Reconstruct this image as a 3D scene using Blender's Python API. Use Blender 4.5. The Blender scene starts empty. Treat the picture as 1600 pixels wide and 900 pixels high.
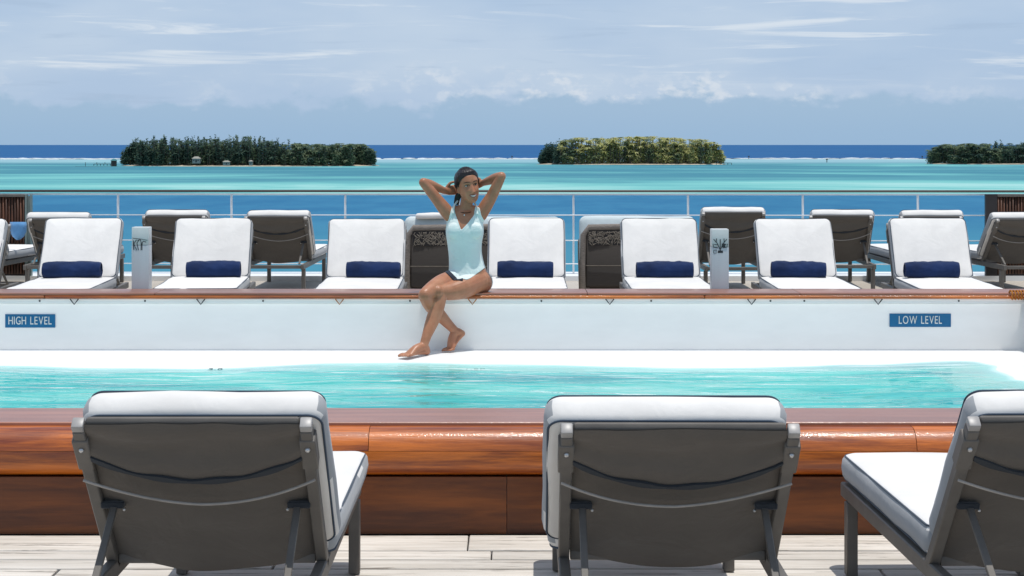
import bpy, bmesh, math, random
import numpy as np
from mathutils import Vector, Matrix, noise as mnoise

R = math.radians
random.seed(7)
rng = np.random.default_rng(7)
S = bpy.context.scene
COL = S.collection

# ------------------------------------------------------------------ camera
FPX = 2700.0
EYE = 1.5
cam_d = bpy.data.cameras.new("camera")
cam_d.sensor_width = 36.0
cam_d.lens = 36.0 * FPX / 1600.0
cam_d.shift_y = -(450 - 226) / 1600.0
cam_d.clip_start = 0.05
cam_d.clip_end = 120000.0
cam = bpy.data.objects.new("camera", cam_d)
COL.objects.link(cam)
cam.location = (0, 0, EYE)
cam.rotation_euler = (R(90), 0, 0)
S.camera = cam

# ------------------------------------------------------------------ light
SUN_DIR = Vector((0.10, -0.08, 0.99)).normalized()      # towards the sun
SUN_EL = math.asin(SUN_DIR.z)
SUN_AZ = math.atan2(SUN_DIR.x, SUN_DIR.y)
w = bpy.data.worlds.new("World")
S.world = w
w.use_nodes = True
wt = w.node_tree
wt.nodes.clear()


class NT:
    """small helper round a node tree"""
    def __init__(s, t):
        s.t = t

    def n(s, typ, ins=None, **kw):
        nd = s.t.nodes.new(typ)
        for k, v in kw.items():
            setattr(nd, k, v)
        for k, v in (ins or {}).items():
            sock = nd.inputs[k]
            if isinstance(v, bpy.types.NodeSocket):
                s.t.links.new(v, sock)
            else:
                sock.default_value = v
        return nd

    def math(s, op, a, b=0.0, c=None, clamp=False):
        d = {0: a, 1: b}
        if c is not None:
            d[2] = c
        return s.n("ShaderNodeMath", d, operation=op, use_clamp=clamp).outputs[0]

    def mix(s, f, a, b, typ="MIX"):
        nd = s.n("ShaderNodeMix", data_type="RGBA", blend_type=typ)
        for idx, v in ((0, f), (6, a), (7, b)):
            if isinstance(v, bpy.types.NodeSocket):
                s.t.links.new(v, nd.inputs[idx])
            else:
                if idx and len(v) == 3:
                    v = (*v, 1)
                nd.inputs[idx].default_value = v
        return nd.outputs[2]

    def noise(s, vec, scale, detail=4.0, rough=0.55, dist=0.0):
        return s.n("ShaderNodeTexNoise", {"Vector": vec, "Scale": scale, "Detail": detail,
                                          "Roughness": rough, "Distortion": dist}).outputs[0]

    def step(s, v, a, b):
        nd = s.n("ShaderNodeMapRange", {0: v, 1: a, 2: b, 3: 0.0, 4: 1.0}, interpolation_type="SMOOTHSTEP")
        return nd.outputs[0]

    def ramp(s, v, stops):
        nd = s.n("ShaderNodeValToRGB", {0: v})
        el = nd.color_ramp.elements
        while len(el) < len(stops):
            el.new(0.5)
        for e, (p, c) in zip(el, stops):
            e.position = p
            e.color = c if len(c) == 4 else (*c, 1)
        return nd.outputs[0]


T = NT(wt)
sky = T.n("ShaderNodeTexSky", sky_type="NISHITA", sun_disc=False, sun_elevation=SUN_EL,
          sun_rotation=SUN_AZ, altitude=10.0, air_density=1.0, dust_density=1.2, ozone_density=1.0)
tc = T.n("ShaderNodeTexCoord").outputs["Generated"]
sep = T.n("ShaderNodeSeparateXYZ", {0: tc})
az = T.math("ARCTAN2", sep.outputs[0], sep.outputs[1])
el = T.math("ARCSINE", sep.outputs[2])
eld = T.math("MULTIPLY", el, 180 / math.pi)             # degrees above the horizon
azd = T.math("MULTIPLY", az, 180 / math.pi)
v_lump = T.n("ShaderNodeCombineXYZ", {0: azd, 1: T.math("MULTIPLY", eld, 1.6), 2: 3.7}).outputs[0]
v_str = T.n("ShaderNodeCombineXYZ", {0: T.math("MULTIPLY", azd, 0.16), 1: T.math("MULTIPLY", eld, 2.4), 2: 1.3}).outputs[0]
v_big = T.n("ShaderNodeCombineXYZ", {0: T.math("MULTIPLY", azd, 0.09), 1: T.math("MULTIPLY", eld, 0.28), 2: 9.1}).outputs[0]
n_edge = T.noise(v_lump, 0.55, 6, 0.6)
n_fine = T.noise(v_lump, 1.3, 5, 0.6)
n_str = T.noise(v_str, 0.9, 5, 0.6, 0.6)
n_big = T.noise(v_big, 1.0, 4, 0.55)
# bank of grey-blue cloud low on the horizon with a lumpy top
edge_el = T.math("ADD", -0.5, T.math("ADD", T.math("MULTIPLY", n_edge, 2.3), T.math("MULTIPLY", n_big, 1.7)))
bank = T.math("SUBTRACT", 1.0, T.step(T.math("SUBTRACT", eld, edge_el), -0.20, 0.24))
K = 9.5
c_bank = (0.325 * K, 0.49 * K, 0.690 * K)
c_mid = (0.42 * K, 0.555 * K, 0.745 * K)
c_pale = (0.60 * K, 0.68 * K, 0.80 * K)
c_white = (0.80 * K, 0.85 * K, 0.90 * K)
upper = T.mix(T.step(n_big, 0.35, 0.68), c_mid, (0.52 * K, 0.635 * K, 0.785 * K))
# bright lumps just over the bank, streaks higher up
glow = T.math("MULTIPLY", T.step(n_fine, 0.46, 0.60), T.math("SUBTRACT", 1.0, T.step(T.math("SUBTRACT", eld, edge_el), 0.1, 0.95)))
glow = T.math("MULTIPLY", glow, T.step(n_big, 0.40, 0.58))
upper = T.mix(T.math("MULTIPLY", glow, 0.85), upper, (0.68 * K, 0.745 * K, 0.835 * K))
streak = T.math("MULTIPLY", T.step(n_str, 0.53, 0.69), T.math("MULTIPLY", T.step(eld, 1.6, 2.6), T.math("SUBTRACT", 1.0, T.step(eld, 14, 30))))
upper = T.mix(T.math("MULTIPLY", streak, 0.6), upper, c_white)
dark = T.math("MULTIPLY", T.step(T.math("SUBTRACT", 1.0, n_str), 0.60, 0.72), 0.35)
upper = T.mix(dark, upper, (0.36 * K, 0.48 * K, 0.65 * K))
low = T.mix(T.step(eld, 0.0, 1.8), c_bank, (0.355 * K, 0.51 * K, 0.69 * K))
clouds = T.mix(bank, upper, low)
# the veil thins out overhead where the clear sky shows through
cover = T.math("SUBTRACT", 0.93, T.math("MULTIPLY", T.step(eld, 8, 50), 0.45))
final = T.mix(cover, sky.outputs[0], clouds)
bg = T.n("ShaderNodeBackground", {0: final, 1: 0.10})
out = T.n("ShaderNodeOutputWorld", {0: bg.outputs[0]})

sun_d = bpy.data.lights.new("sun", "SUN")
sun_d.energy = 3.0
sun_d.angle = R(0.5)
sun_d.color = (1.0, 0.965, 0.91)
sun = bpy.data.objects.new("sun", sun_d)
COL.objects.link(sun)
sun.location = (5, -5, 40)
sun.rotation_euler = SUN_DIR.to_track_quat("Z", "Y").to_euler()

vs = S.view_settings
vs.view_transform = "Standard"
vs.look = "None"
vs.exposure = 0.1
vs.gamma = 1.0
vs.use_curve_mapping = False
S.render.engine = "CYCLES"
S.cycles.max_bounces = 8
S.cycles.transparent_max_bounces = 12
S.cycles.use_denoising = True
S.cycles.sample_clamp_indirect = 6.0


# ------------------------------------------------------------------ materials
def new_mat(name):
    m = bpy.data.materials.new(name)
    m.use_nodes = True
    m.node_tree.nodes.clear()
    t = NT(m.node_tree)
    p = t.n("ShaderNodeBsdfPrincipled")
    t.n("ShaderNodeOutputMaterial", {0: p.outputs[0]})
    return m, t, p


def simple(name, col, rough=0.5, spec=0.4, metal=0.0, var=0.12, vscale=6.0, bump=0.0, bscale=60.0, coat=0.0,
           stretch=(1, 1, 1), bdist=0.002, objvar=0.0):
    m, t, p = new_mat(name)
    co = t.n("ShaderNodeTexCoord").outputs["Object"]
    mp = t.n("ShaderNodeMapping", {0: co, 3: stretch}).outputs[0]
    nz = t.noise(mp, vscale, 5, 0.6)
    lo = tuple(max(0, c * (1 - var)) for c in col)
    hi = tuple(min(1, c * (1 + var)) for c in col)
    c = t.mix(t.step(nz, 0.3, 0.7), lo, hi)
    if objvar:
        oi = t.n("ShaderNodeObjectInfo").outputs["Random"]
        f = t.math("ADD", 1 - objvar, t.math("MULTIPLY", oi, 2 * objvar))
        hs = t.n("ShaderNodeHueSaturation", {"Value": f, "Color": c})
        c = hs.outputs[0]
    t.t.links.new(c, p.inputs["Base Color"])
    p.inputs["Roughness"].default_value = rough
    p.inputs["Specular IOR Level"].default_value = spec
    p.inputs["Metallic"].default_value = metal
    p.inputs["Coat Weight"].default_value = coat
    if bump:
        b = t.n("ShaderNodeBump", {"Strength": bump, "Distance": bdist, "Height": t.noise(mp, bscale, 3, 0.6)})
        t.t.links.new(b.outputs[0], p.inputs["Normal"])
    return m


M = {}


def fabric(name, col, weave=900, bump=0.25, wrinkle=0.5, rough=0.85, var=0.05):
    m, t, p = new_mat(name)
    co = t.n("ShaderNodeTexCoord").outputs["Object"]
    nz = t.noise(co, 5, 5, 0.6)
    c = t.mix(t.step(nz, 0.3, 0.7), tuple(x * (1 - var) for x in col), tuple(min(1, x * (1 + var)) for x in col))
    oi = t.n("ShaderNodeObjectInfo").outputs["Random"]
    c = t.n("ShaderNodeHueSaturation", {"Value": t.math("ADD", 0.965, t.math("MULTIPLY", oi, 0.07)), "Color": c}).outputs[0]
    t.t.links.new(c, p.inputs["Base Color"])
    p.inputs["Roughness"].default_value = rough
    p.inputs["Specular IOR Level"].default_value = 0.2
    p.inputs["Sheen Weight"].default_value = 0.15
    h1 = t.noise(co, weave, 2, 0.5)
    b1 = t.n("ShaderNodeBump", {"Strength": bump, "Distance": 0.001, "Height": h1})
    h2 = t.noise(co, 7.0, 3, 0.5, 0.8)
    b2 = t.n("ShaderNodeBump", {"Strength": wrinkle, "Distance": 0.02, "Height": h2, "Normal": b1.outputs[0]})
    t.t.links.new(b2.outputs[0], p.inputs["Normal"])
    return m


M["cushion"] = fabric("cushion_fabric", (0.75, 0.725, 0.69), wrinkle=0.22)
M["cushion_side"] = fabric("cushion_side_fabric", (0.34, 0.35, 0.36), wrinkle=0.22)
M["piping"] = fabric("piping_fabric", (0.05, 0.07, 0.10), wrinkle=0.0)
M["sling"] = fabric("sling_fabric", (0.110, 0.095, 0.080), weave=420, bump=0.7, wrinkle=0.45, rough=0.7)
M["sling_dark"] = fabric("strap_fabric", (0.03, 0.034, 0.04), wrinkle=0.1)
M["navy"] = fabric("navy_terry", (0.006, 0.021, 0.080), weave=260, bump=0.9, wrinkle=0.7, var=0.25)
M["skyblue"] = fabric("blue_terry", (0.12, 0.30, 0.56), weave=260, bump=0.9, wrinkle=0.7, var=0.15)
M["frame"] = simple("taupe_metal", (0.135, 0.122, 0.108), 0.5, 0.3, 0.0, 0.10, 8, 0.15, 300)
M["cap"] = simple("light_cap", (0.33, 0.315, 0.30), 0.4, 0.5)
M["cord"] = simple("grey_cord", (0.34, 0.31, 0.28), 0.7, 0.2)
M["bolt"] = simple("steel_bolt", (0.55, 0.55, 0.55), 0.3, 0.5, 0.8)
M["white_paint"] = simple("white_paint", (0.84, 0.84, 0.825), 0.35, 0.4, 0, 0.025, 2.0, 0.06, 20, stretch=(1, 1, 3))
M["white_metal"] = simple("white_rail_paint", (0.68, 0.70, 0.72), 0.35, 0.5, 0, 0.05)
M["post"] = simple("brushed_post", (0.50, 0.52, 0.54), 0.4, 0.5, 0.25, 0.06, 5, 0.05, 200, stretch=(1, 1, 0.1))
M["post_top"] = simple("pale_post_band", (0.62, 0.63, 0.62), 0.45, 0.4, 0.0, 0.05)
M["engrave"] = simple("engraved_dark", (0.045, 0.05, 0.055), 0.7, 0.2)
M["caulk"] = simple("deck_caulk", (0.02, 0.019, 0.018), 0.8, 0.2)
M["sign_blue"] = simple("sign_blue", (0.008, 0.135, 0.30), 0.35, 0.4, 0, 0.06)
M["sign_white"] = simple("sign_white", (0.74, 0.76, 0.72), 0.5, 0.3)
M["hull"] = simple("hull_white", (0.75, 0.76, 0.77), 0.4, 0.4, 0, 0.03, 0.4)
M["slat_brown"] = simple("brown_slat", (0.075, 0.030, 0.016), 0.5, 0.35, 0, 0.35, 9, 0.3, 60, stretch=(6, 6, 0.4), objvar=0.35)
M["dark_panel"] = simple("dark_panel", (0.028, 0.024, 0.024), 0.5, 0.35)
M["greenish"] = simple("weathered_frame", (0.16, 0.21, 0.20), 0.5, 0.35)
M["rope"] = simple("orange_rope", (0.42, 0.16, 0.035), 0.8, 0.15, 0, 0.3, 40, 0.6, 200)
M["rock"] = simple("reef_rock", (0.10, 0.095, 0.09), 0.9, 0.2, 0, 0.3, 0.05)
M["foam"] = simple("surf_foam", (0.70, 0.75, 0.77), 0.9, 0.1, 0, 0.08, 0.02)
M["sand"] = simple("sand", (0.42, 0.36, 0.27), 0.95, 0.1, 0, 0.25, 0.08)
M["trunk"] = simple("palm_trunk", (0.14, 0.115, 0.09), 0.9, 0.1, 0, 0.2, 1)
M["hut_wall"] = simple("hut_wall", (0.30, 0.30, 0.275), 0.8, 0.2, 0, 0.1, 1)
M["hut_roof"] = simple("hut_roof", (0.30, 0.29, 0.25), 0.8, 0.2, 0, 0.15, 1)
M["jetty"] = simple("jetty_timber", (0.09, 0.08, 0.07), 0.9, 0.1, 0, 0.2, 1)
M["teal_roof"] = simple("teal_roof", (0.06, 0.20, 0.22), 0.7, 0.2)
M["boat_white"] = simple("boat_white", (0.75, 0.76, 0.76), 0.4, 0.4)


def wood(name, light, dark, rough, coat, axis_stretch, gscale=5.0, joint=0.0, bump=0.15, objvar=0.0, worn=None, coat_rough=0.12):
    m, t, p = new_mat(name)
    co = t.n("ShaderNodeTexCoord").outputs["Object"]
    if objvar:
        oi = t.n("ShaderNodeObjectInfo").outputs["Random"]
        off = t.n("ShaderNodeCombineXYZ", {0: t.math("MULTIPLY", oi, 37.0), 1: t.math("MULTIPLY", oi, 11.0), 2: oi}).outputs[0]
        co = t.n("ShaderNodeVectorMath", {0: co, 1: off}, operation="ADD").outputs[0]
    mp = t.n("ShaderNodeMapping", {0: co, 3: axis_stretch}).outputs[0]
    g1 = t.noise(mp, gscale, 8, 0.65, 0.4)
    g2 = t.noise(mp, gscale * 6, 4, 0.6)
    g3 = t.noise(co, 0.9, 3, 0.5)
    f = t.math("ADD", t.math("MULTIPLY", t.step(g1, 0.36, 0.64), 0.72), t.math("MULTIPLY", t.step(g2, 0.3, 0.7), 0.28))
    c = t.mix(f, dark, light)
    c = t.mix(t.math("MULTIPLY", t.step(g3, 0.35, 0.7), 0.35), c, tuple(0.6 * x for x in dark))
    if worn:
        wv = t.step(t.noise(mp, gscale * 1.3, 6, 0.7), 0.55, 0.64)
        c = t.mix(t.math("MULTIPLY", wv, 0.8), c, worn)
    if objvar:
        fv = t.math("ADD", 1 - objvar, t.math("MULTIPLY", oi, 2 * objvar))
        c = t.n("ShaderNodeHueSaturation", {"Value": fv, "Color": c}).outputs[0]
    t.t.links.new(c, p.inputs["Base Color"])
    p.inputs["Roughness"].default_value = rough
    p.inputs["Coat Weight"].default_value = coat
    p.inputs["Coat Roughness"].default_value = coat_rough
    hh = t.math("ADD", g1, t.math("MULTIPLY", g2, 0.5))
    b = t.n("ShaderNodeBump", {"Strength": bump, "Distance": 0.004, "Height": hh})
    t.t.links.new(b.outputs[0], p.inputs["Normal"])
    if coat:
        nb = t.noise(mp, 3.0, 6, 0.7)
        b2 = t.n("ShaderNodeBump", {"Strength": 0.25, "Distance": 0.004, "Height": t.math("ADD", nb, t.noise(co, 120, 2, 0.6))})
        t.t.links.new(b2.outputs[0], p.inputs["Coat Normal"])
    return m


M["varnish"] = wood("varnished_teak", (0.72, 0.185, 0.012), (0.17, 0.026, 0.003), 0.42, 0.45, (0.45, 7, 7), 2.4, bump=0.7, objvar=0.22)
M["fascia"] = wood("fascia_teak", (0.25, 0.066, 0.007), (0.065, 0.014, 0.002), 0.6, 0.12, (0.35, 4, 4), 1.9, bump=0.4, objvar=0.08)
M["cap_teak"] = wood("cap_teak", (0.38, 0.150, 0.085), (0.24, 0.090, 0.050), 0.4, 0.5, (0.3, 5, 5), 3.0, bump=0.2, objvar=0.12, coat_rough=0.25)
M["deck"] = wood("bleached_teak", (0.76, 0.71, 0.64), (0.57, 0.52, 0.45), 0.8, 0.0, (0.7, 9, 9), 2.4, bump=0.35, objvar=0.10,
                 worn=(0.20, 0.17, 0.14))
M["handrail"] = wood("handrail_teak", (0.016, 0.009, 0.006), (0.008, 0.005, 0.004), 0.5, 0.05, (0.4, 5, 5), 3.0)


# ------------------------------------------------------------------ mesh helpers
def tag(o, label=None, cat=None, group=None, kind=None):
    for k, v in (("label", label), ("category", cat), ("group", group), ("kind", kind)):
        if v:
            o[k] = v
    return o


def link(name, me, mat=None, parent=None):
    o = bpy.data.objects.new(name, me)
    COL.objects.link(o)
    if mat is not None and me is not None:
        for m in (mat if isinstance(mat, (list, tuple)) else [mat]):
            me.materials.append(M[m] if isinstance(m, str) else m)
    o.parent = parent
    return o


def empty(name, loc=(0, 0, 0), rz=0.0):
    o = bpy.data.objects.new(name, None)
    o.empty_display_size = 0.1
    COL.objects.link(o)
    o.location = loc
    o.rotation_euler = (0, 0, rz)
    return o


class MB:
    def __init__(s):
        s.v, s.f, s.mi = [], [], []

    def add(s, vs_, fs, mi=0):
        b = len(s.v)
        s.v += [tuple(x) for x in vs_]
        s.f += [tuple(i + b for i in f) for f in fs]
        s.mi += [mi] * len(fs)

    def box(s, lo, hi, mat=None, mi=0):
        (x0, y0, z0), (x1, y1, z1) = lo, hi
        p = [Vector(q) for q in ((x0, y0, z0), (x1, y0, z0), (x1, y1, z0), (x0, y1, z0),
                                 (x0, y0, z1), (x1, y0, z1), (x1, y1, z1), (x0, y1, z1))]
        if mat is not None:
            p = [mat @ q for q in p]
        s.add(p, [(3, 2, 1, 0), (4, 5, 6, 7), (0, 1, 5, 4), (1, 2, 6, 5), (2, 3, 7, 6), (3, 0, 4, 7)], mi)
        return s

    def bar(s, a, b, wx, wz, up=(0, 0, 1), mi=0):
        a, b = Vector(a), Vector(b)
        d = (b - a)
        L = d.length
        d.normalize()
        up = Vector(up)
        sx = d.cross(up)
        if sx.length < 1e-4:
            sx = d.cross(Vector((1, 0, 0)))
        sx.normalize()
        uz = sx.cross(d)
        m = Matrix((sx, d, uz)).transposed().to_4x4()
        m.translation = a
        return s.box((-wx / 2, 0, -wz / 2), (wx / 2, L, wz / 2), m, mi)

    def tube(s, pts, r, n=8, cap=True, mi=0, closed=False):
        pts = [Vector(p) for p in pts]
        k = len(pts)
        rs = r if isinstance(r, (list, tuple)) else [r] * k
        vs_, fs = [], []
        prev = None
        for i, p in enumerate(pts):
            if closed:
                t = pts[(i + 1) % k] - pts[i - 1]
            else:
                t = pts[min(i + 1, k - 1)] - pts[max(i - 1, 0)]
            t.normalize()
            if prev is None:
                ref = Vector((0, 0, 1)) if abs(t.z) < 0.9 else Vector((1, 0, 0))
                u = t.cross(ref).normalized()
            else:
                u = (prev - t * prev.dot(t)).normalized()
            prev = u
            q = t.cross(u)
            for j in range(n):
                a = 2 * math.pi * j / n
                vs_.append(p + (u * math.cos(a) + q * math.sin(a)) * rs[i])
        m = k if closed else k - 1
        for i in range(m):
            i2 = (i + 1) % k
            for j in range(n):
                j2 = (j + 1) % n
                fs.append((i * n + j, i * n + j2, i2 * n + j2, i2 * n + j))
        if cap and not closed:
            fs.append(tuple(range(n - 1, -1, -1)))
            fs.append(tuple((k - 1) * n + j for j in range(n)))
        s.add(vs_, fs, mi)
        return s

    def sphere(s, c, r, nu=12, nv=8, mi=0, rot=None):
        c = Vector(c)
        rx, ry, rz = r if isinstance(r, (list, tuple)) else (r, r, r)
        vs_, fs = [], []
        for i in range(1, nv):
            th = math.pi * i / nv
            for j in range(nu):
                a = 2 * math.pi * j / nu
                q = Vector((rx * math.sin(th) * math.cos(a), ry * math.sin(th) * math.sin(a), rz * math.cos(th)))
                vs_.append(c + (rot @ q if rot else q))
        top = Vector((0, 0, rz))
        vs_.append(c + (rot @ top if rot else top))
        vs_.append(c - (rot @ top if rot else top))
        a, b = len(vs_) - 2, len(vs_) - 1
        for i in range(nv - 2):
            for j in range(nu):
                j2 = (j + 1) % nu
                fs.append((i * nu + j, (i + 1) * nu + j, (i + 1) * nu + j2, i * nu + j2))
        for j in range(nu):
            j2 = (j + 1) % nu
            fs.append((a, j, j2))
            fs.append((b, (nv - 2) * nu + j2, (nv - 2) * nu + j))
        s.add(vs_, fs, mi)
        return s

    def loft(s, rings, mi=0, cap=True, closed=True):
        n = len(rings[0])
        vs_ = [p for r in rings for p in r]
        fs = []
        for i in range(len(rings) - 1):
            for j in range(n if closed else n - 1):
                j2 = (j + 1) % n
                fs.append((i * n + j, i * n + j2, (i + 1) * n + j2, (i + 1) * n + j))
        if cap:
            fs.append(tuple(range(n - 1, -1, -1)))
            fs.append(tuple((len(rings) - 1) * n + j for j in range(n)))
        s.add(vs_, fs, mi)
        return s

    def mesh(s, name, smooth=False, bevel=0.0, seg=2, auto=None):
        me = bpy.data.meshes.new(name)
        me.from_pydata(s.v, [], s.f)
        me.polygons.foreach_set("material_index", s.mi)
        if bevel:
            bm = bmesh.new()
            bm.from_mesh(me)
            bmesh.ops.recalc_face_normals(bm, faces=bm.faces)
            es = [e for e in bm.edges if len(e.link_faces) == 2 and e.calc_face_angle(0) > 0.6]
            bmesh.ops.bevel(bm, geom=es, offset=bevel, segments=seg, affect="EDGES", profile=0.5, clamp_overlap=True)
            bm.to_mesh(me)
            bm.free()
        if smooth:
            me.polygons.foreach_set("use_smooth", [True] * len(me.polygons))
            if auto:
                me.set_sharp_from_angle(angle=auto)
        me.update()
        return me

    def build(s, name, mat, parent=None, smooth=False, bevel=0.0, seg=2, auto=None):
        return link(name, s.mesh(name, smooth or bevel > 0, bevel, seg, auto or (R(40) if bevel > 0 else None)), mat, parent)


def copy_tree(o, parent=None):
    c = o.copy()
    COL.objects.link(c)
    c.parent = parent
    for ch in list(o.children):
        copy_tree(ch, c)
    return c


def P(px, py, d):
    """photograph pixel (1600 wide) at a chosen distance -> metres"""
    return Vector(((px - 800) * d / FPX, d, EYE - (py - 226) * d / FPX))


# ================================================================== THE SETTING
SEA_Z = -14.0


# ---- sea: deep by the ship, turquoise lagoon, deep ocean outside the reef
def sea_material():
    m, t, p = new_mat("sea_water")
    co = t.n("ShaderNodeTexCoord").outputs["Object"]
    sx = t.n("ShaderNodeSeparateXYZ", {0: co})
    X, Y = sx.outputs[0], sx.outputs[1]
    v1 = t.n("ShaderNodeCombineXYZ", {0: t.math("MULTIPLY", X, 0.0022), 1: t.math("MULTIPLY", Y, 0.0042), 2: 0.3}).outputs[0]
    v2 = t.n("ShaderNodeCombineXYZ", {0: t.math("MULTIPLY", X, 0.007), 1: t.math("MULTIPLY", Y, 0.012), 2: 5.3}).outputs[0]
    n1 = t.noise(v1, 1.9, 6, 0.6, 0.8)
    n2 = t.noise(v2, 1.0, 6, 0.65)
    f = t.math("ADD", t.math("MULTIPLY", n1, 0.95), t.math("MULTIPLY", t.math("SUBTRACT", n2, 0.42), 0.30))
    # paler sand bottom towards the ship, deeper teal round the islands
    f = t.math("ADD", f, t.math("MULTIPLY", t.math("SUBTRACT", t.step(t.math("ADD", Y, t.math("MULTIPLY", n1, 260)), 990, 760), 0.55), 0.16))
    lag = t.ramp(f, [(0.36, (0.045, 0.20, 0.26)), (0.45, (0.070, 0.255, 0.300)), (0.52, (0.105, 0.350, 0.365)),
                     (0.59, (0.165, 0.450, 0.430)), (0.67, (0.29, 0.540, 0.51))])
    # shallow flats inside the reef are paler and greyer
    flat = t.step(Y, 1330, 1620)
    lag = t.mix(t.math("MULTIPLY", flat, 0.72), lag, (0.30, 0.47, 0.52))
    rip = t.noise(t.n("ShaderNodeCombineXYZ", {0: t.math("MULTIPLY", X, 0.05), 1: t.math("MULTIPLY", Y, 0.02), 2: 0.0}).outputs[0], 1.0, 6, 0.7)
    near = t.mix(t.step(rip, 0.35, 0.65), (0.015, 0.130, 0.260), (0.028, 0.168, 0.300))
    near = t.mix(t.step(Y, 420, 190), near, (0.045, 0.215, 0.305))
    shore = t.math("ADD", Y, t.math("MULTIPLY", t.math("SUBTRACT", n2, 0.5), 34))
    c = t.mix(t.step(shore, 520, 556), near, lag)
    deep = t.mix(t.step(t.noise(v2, 0.4, 4, 0.6), 0.35, 0.65), (0.006, 0.080, 0.225), (0.010, 0.096, 0.25))
    c = t.mix(t.step(t.math("ADD", Y, t.math("MULTIPLY", n1, 60)), 1900, 1925), c, deep)
    t.t.links.new(c, p.inputs["Base Color"])
    p.inputs["Roughness"].default_value = 0.5
    p.inputs["Specular IOR Level"].default_value = 0.02
    wv = t.n("ShaderNodeCombineXYZ", {0: t.math("MULTIPLY", X, 0.25), 1: Y, 2: 0.0}).outputs[0]
    b = t.n("ShaderNodeBump", {"Strength": 0.25, "Distance": 0.4, "Height": t.noise(wv, 0.35, 5, 0.6)})
    t.t.links.new(b.outputs[0], p.inputs["Normal"])
    return m


M["sea"] = sea_material()
mb = MB()
mb.add([(-70000, -3000, SEA_Z), (70000, -3000, SEA_Z), (70000, 90000, SEA_Z), (-70000, 90000, SEA_Z)], [(0, 1, 2, 3)])
tag(mb.build("sea", "sea"), kind="structure")

# ---- reef edge: dark coral shelf with a ragged line of surf
mb = MB()
mf = MB()
for i in range(420):
    x = -1500 + i * 7.2 + random.uniform(-2, 2)
    y = 1868 + 14 * math.sin(x * 0.004) + random.uniform(-4, 4)
    h = random.uniform(0.15, 0.7)
    q = random.uniform(4, 9)
    mb.sphere((x, y - 6, SEA_Z), (q, 3, h), 6, 4)
    if random.random() < 0.85:
        amp = 0.5 + 0.5 * mnoise.noise(Vector((x * 0.006, 3.1, 0)))
        mf.sphere((x, y + 8, SEA_Z), (random.uniform(6, 13), random.uniform(4, 9), random.uniform(0.6, 1.4) * (0.5 + amp)), 7, 4)
    if random.random() < 0.5:
        mf.sphere((x, y - 20 - random.random() * 40, SEA_Z - 0.1), (random.uniform(8, 20), 3, 0.35), 6, 4)
tag(mb.build("reef_shelf", "rock", smooth=True), kind="structure")
tag(mf.build("surf", "foam", smooth=True), "white surf breaking along the reef edge", "surf", kind="stuff")

# ---- decks
W0, W1 = -9.0, 9.0
DECK_EDGE = 6.64


def slab(name, lo, hi, mat):
    return tag(MB().box(lo, hi).build(name, mat), kind="structure")


deck = slab("deck", (W0, -5, -0.12), (W1, 7.0, -0.022), "caulk")
plank_meshes = {}


def plank(x0, x1, y0, y1, parent):
    key = (round(x1 - x0, 2), round(y1 - y0, 3))
    if key not in plank_meshes:
        l, wd = key
        me = MB().box((-l / 2, -wd / 2, -0.02), (l / 2, wd / 2, 0.0)).mesh("plank", True, 0.003, 1, R(40))
        me.materials.append(M["deck"])
        plank_meshes[key] = me
    o = bpy.data.objects.new("plank", plank_meshes[key])
    COL.objects.link(o)
    o.location = ((x0 + x1) / 2, (y0 + y1) / 2, random.uniform(-0.0008, 0.0008))
    o.parent = parent


G = 0.016
edges = [(6.395, 6.635)]
yy = 6.395 - G
while yy > 2.6:
    edges.append((yy - 0.121, yy))
    yy -= 0.121 + G
for r_, (y0, y1) in enumerate(edges):
    if r_ == 0:
        xs = [-9, -5.2, -3.05, -0.165, 2.35, 5.0, 9]
    elif r_ == 1:
        xs = [-9, -4.4, -2.3, -0.075, 3.1, 5.6, 9]
    else:
        o_ = random.choice([0.0, 0.75, 1.5, 2.2])
        xs = [-9] + [v for v in (-7.4 + o_ + 2.9 * k for k in range(6)) if v < 8.4] + [9]
    for a, b in zip(xs[:-1], xs[1:]):
        plank(a + 0.004, b - 0.004, y0, y1, deck)


def plank_material():
    m, t, p = new_mat("far_deck_teak")
    co = t.n("ShaderNodeTexCoord").outputs["Object"]
    sx = t.n("ShaderNodeSeparateXYZ", {0: co})
    row = t.math("DIVIDE", sx.outputs[1], 0.127)
    fr = t.math("FRACT", row)
    line = t.math("LESS_THAN", fr, 0.06)
    rid = t.math("FLOOR", row)
    wn = t.n("ShaderNodeTexWhiteNoise", {"Vector": t.n("ShaderNodeCombineXYZ", {0: rid, 1: 0.0, 2: 0.0}).outputs[0]}, noise_dimensions="3D").outputs[0]
    g = t.noise(t.n("ShaderNodeMapping", {0: co, 3: (0.7, 9, 9)}).outputs[0], 2.4, 6, 0.6)
    c = t.mix(t.math("ADD", t.math("MULTIPLY", wn, 0.4), t.math("MULTIPLY", g, 0.6)), (0.40, 0.36, 0.31), (0.60, 0.55, 0.48))
    c = t.mix(line, c, (0.03, 0.028, 0.026))
    t.t.links.new(c, p.inputs["Base Color"])
    p.inputs["Roughness"].default_value = 0.8
    return m


M["far_deck"] = plank_material()
slab("deck", (W0, 12.95, -0.12), (W1, 19.62, 0.0), "far_deck")
for nm, lo, hi in (("deck", (W0, 7.0, -0.121), (-5.3, 12.95, -0.001)), ("deck", (4.02, 7.0, -0.121), (W1, 12.95, -0.001))):
    slab(nm, lo, hi, "far_deck")
tag(MB().box((W0 - 0.3, -9, SEA_Z - 2), (W1 + 0.3, 19.75, -0.121)).build("ship_hull", "hull"),
    "white ship hull below the sun deck", "hull", kind="structure")
waterway = slab("deck_edge", (W0, 19.0, 0.001), (W1, 19.64, 0.055), "white_paint")

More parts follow.
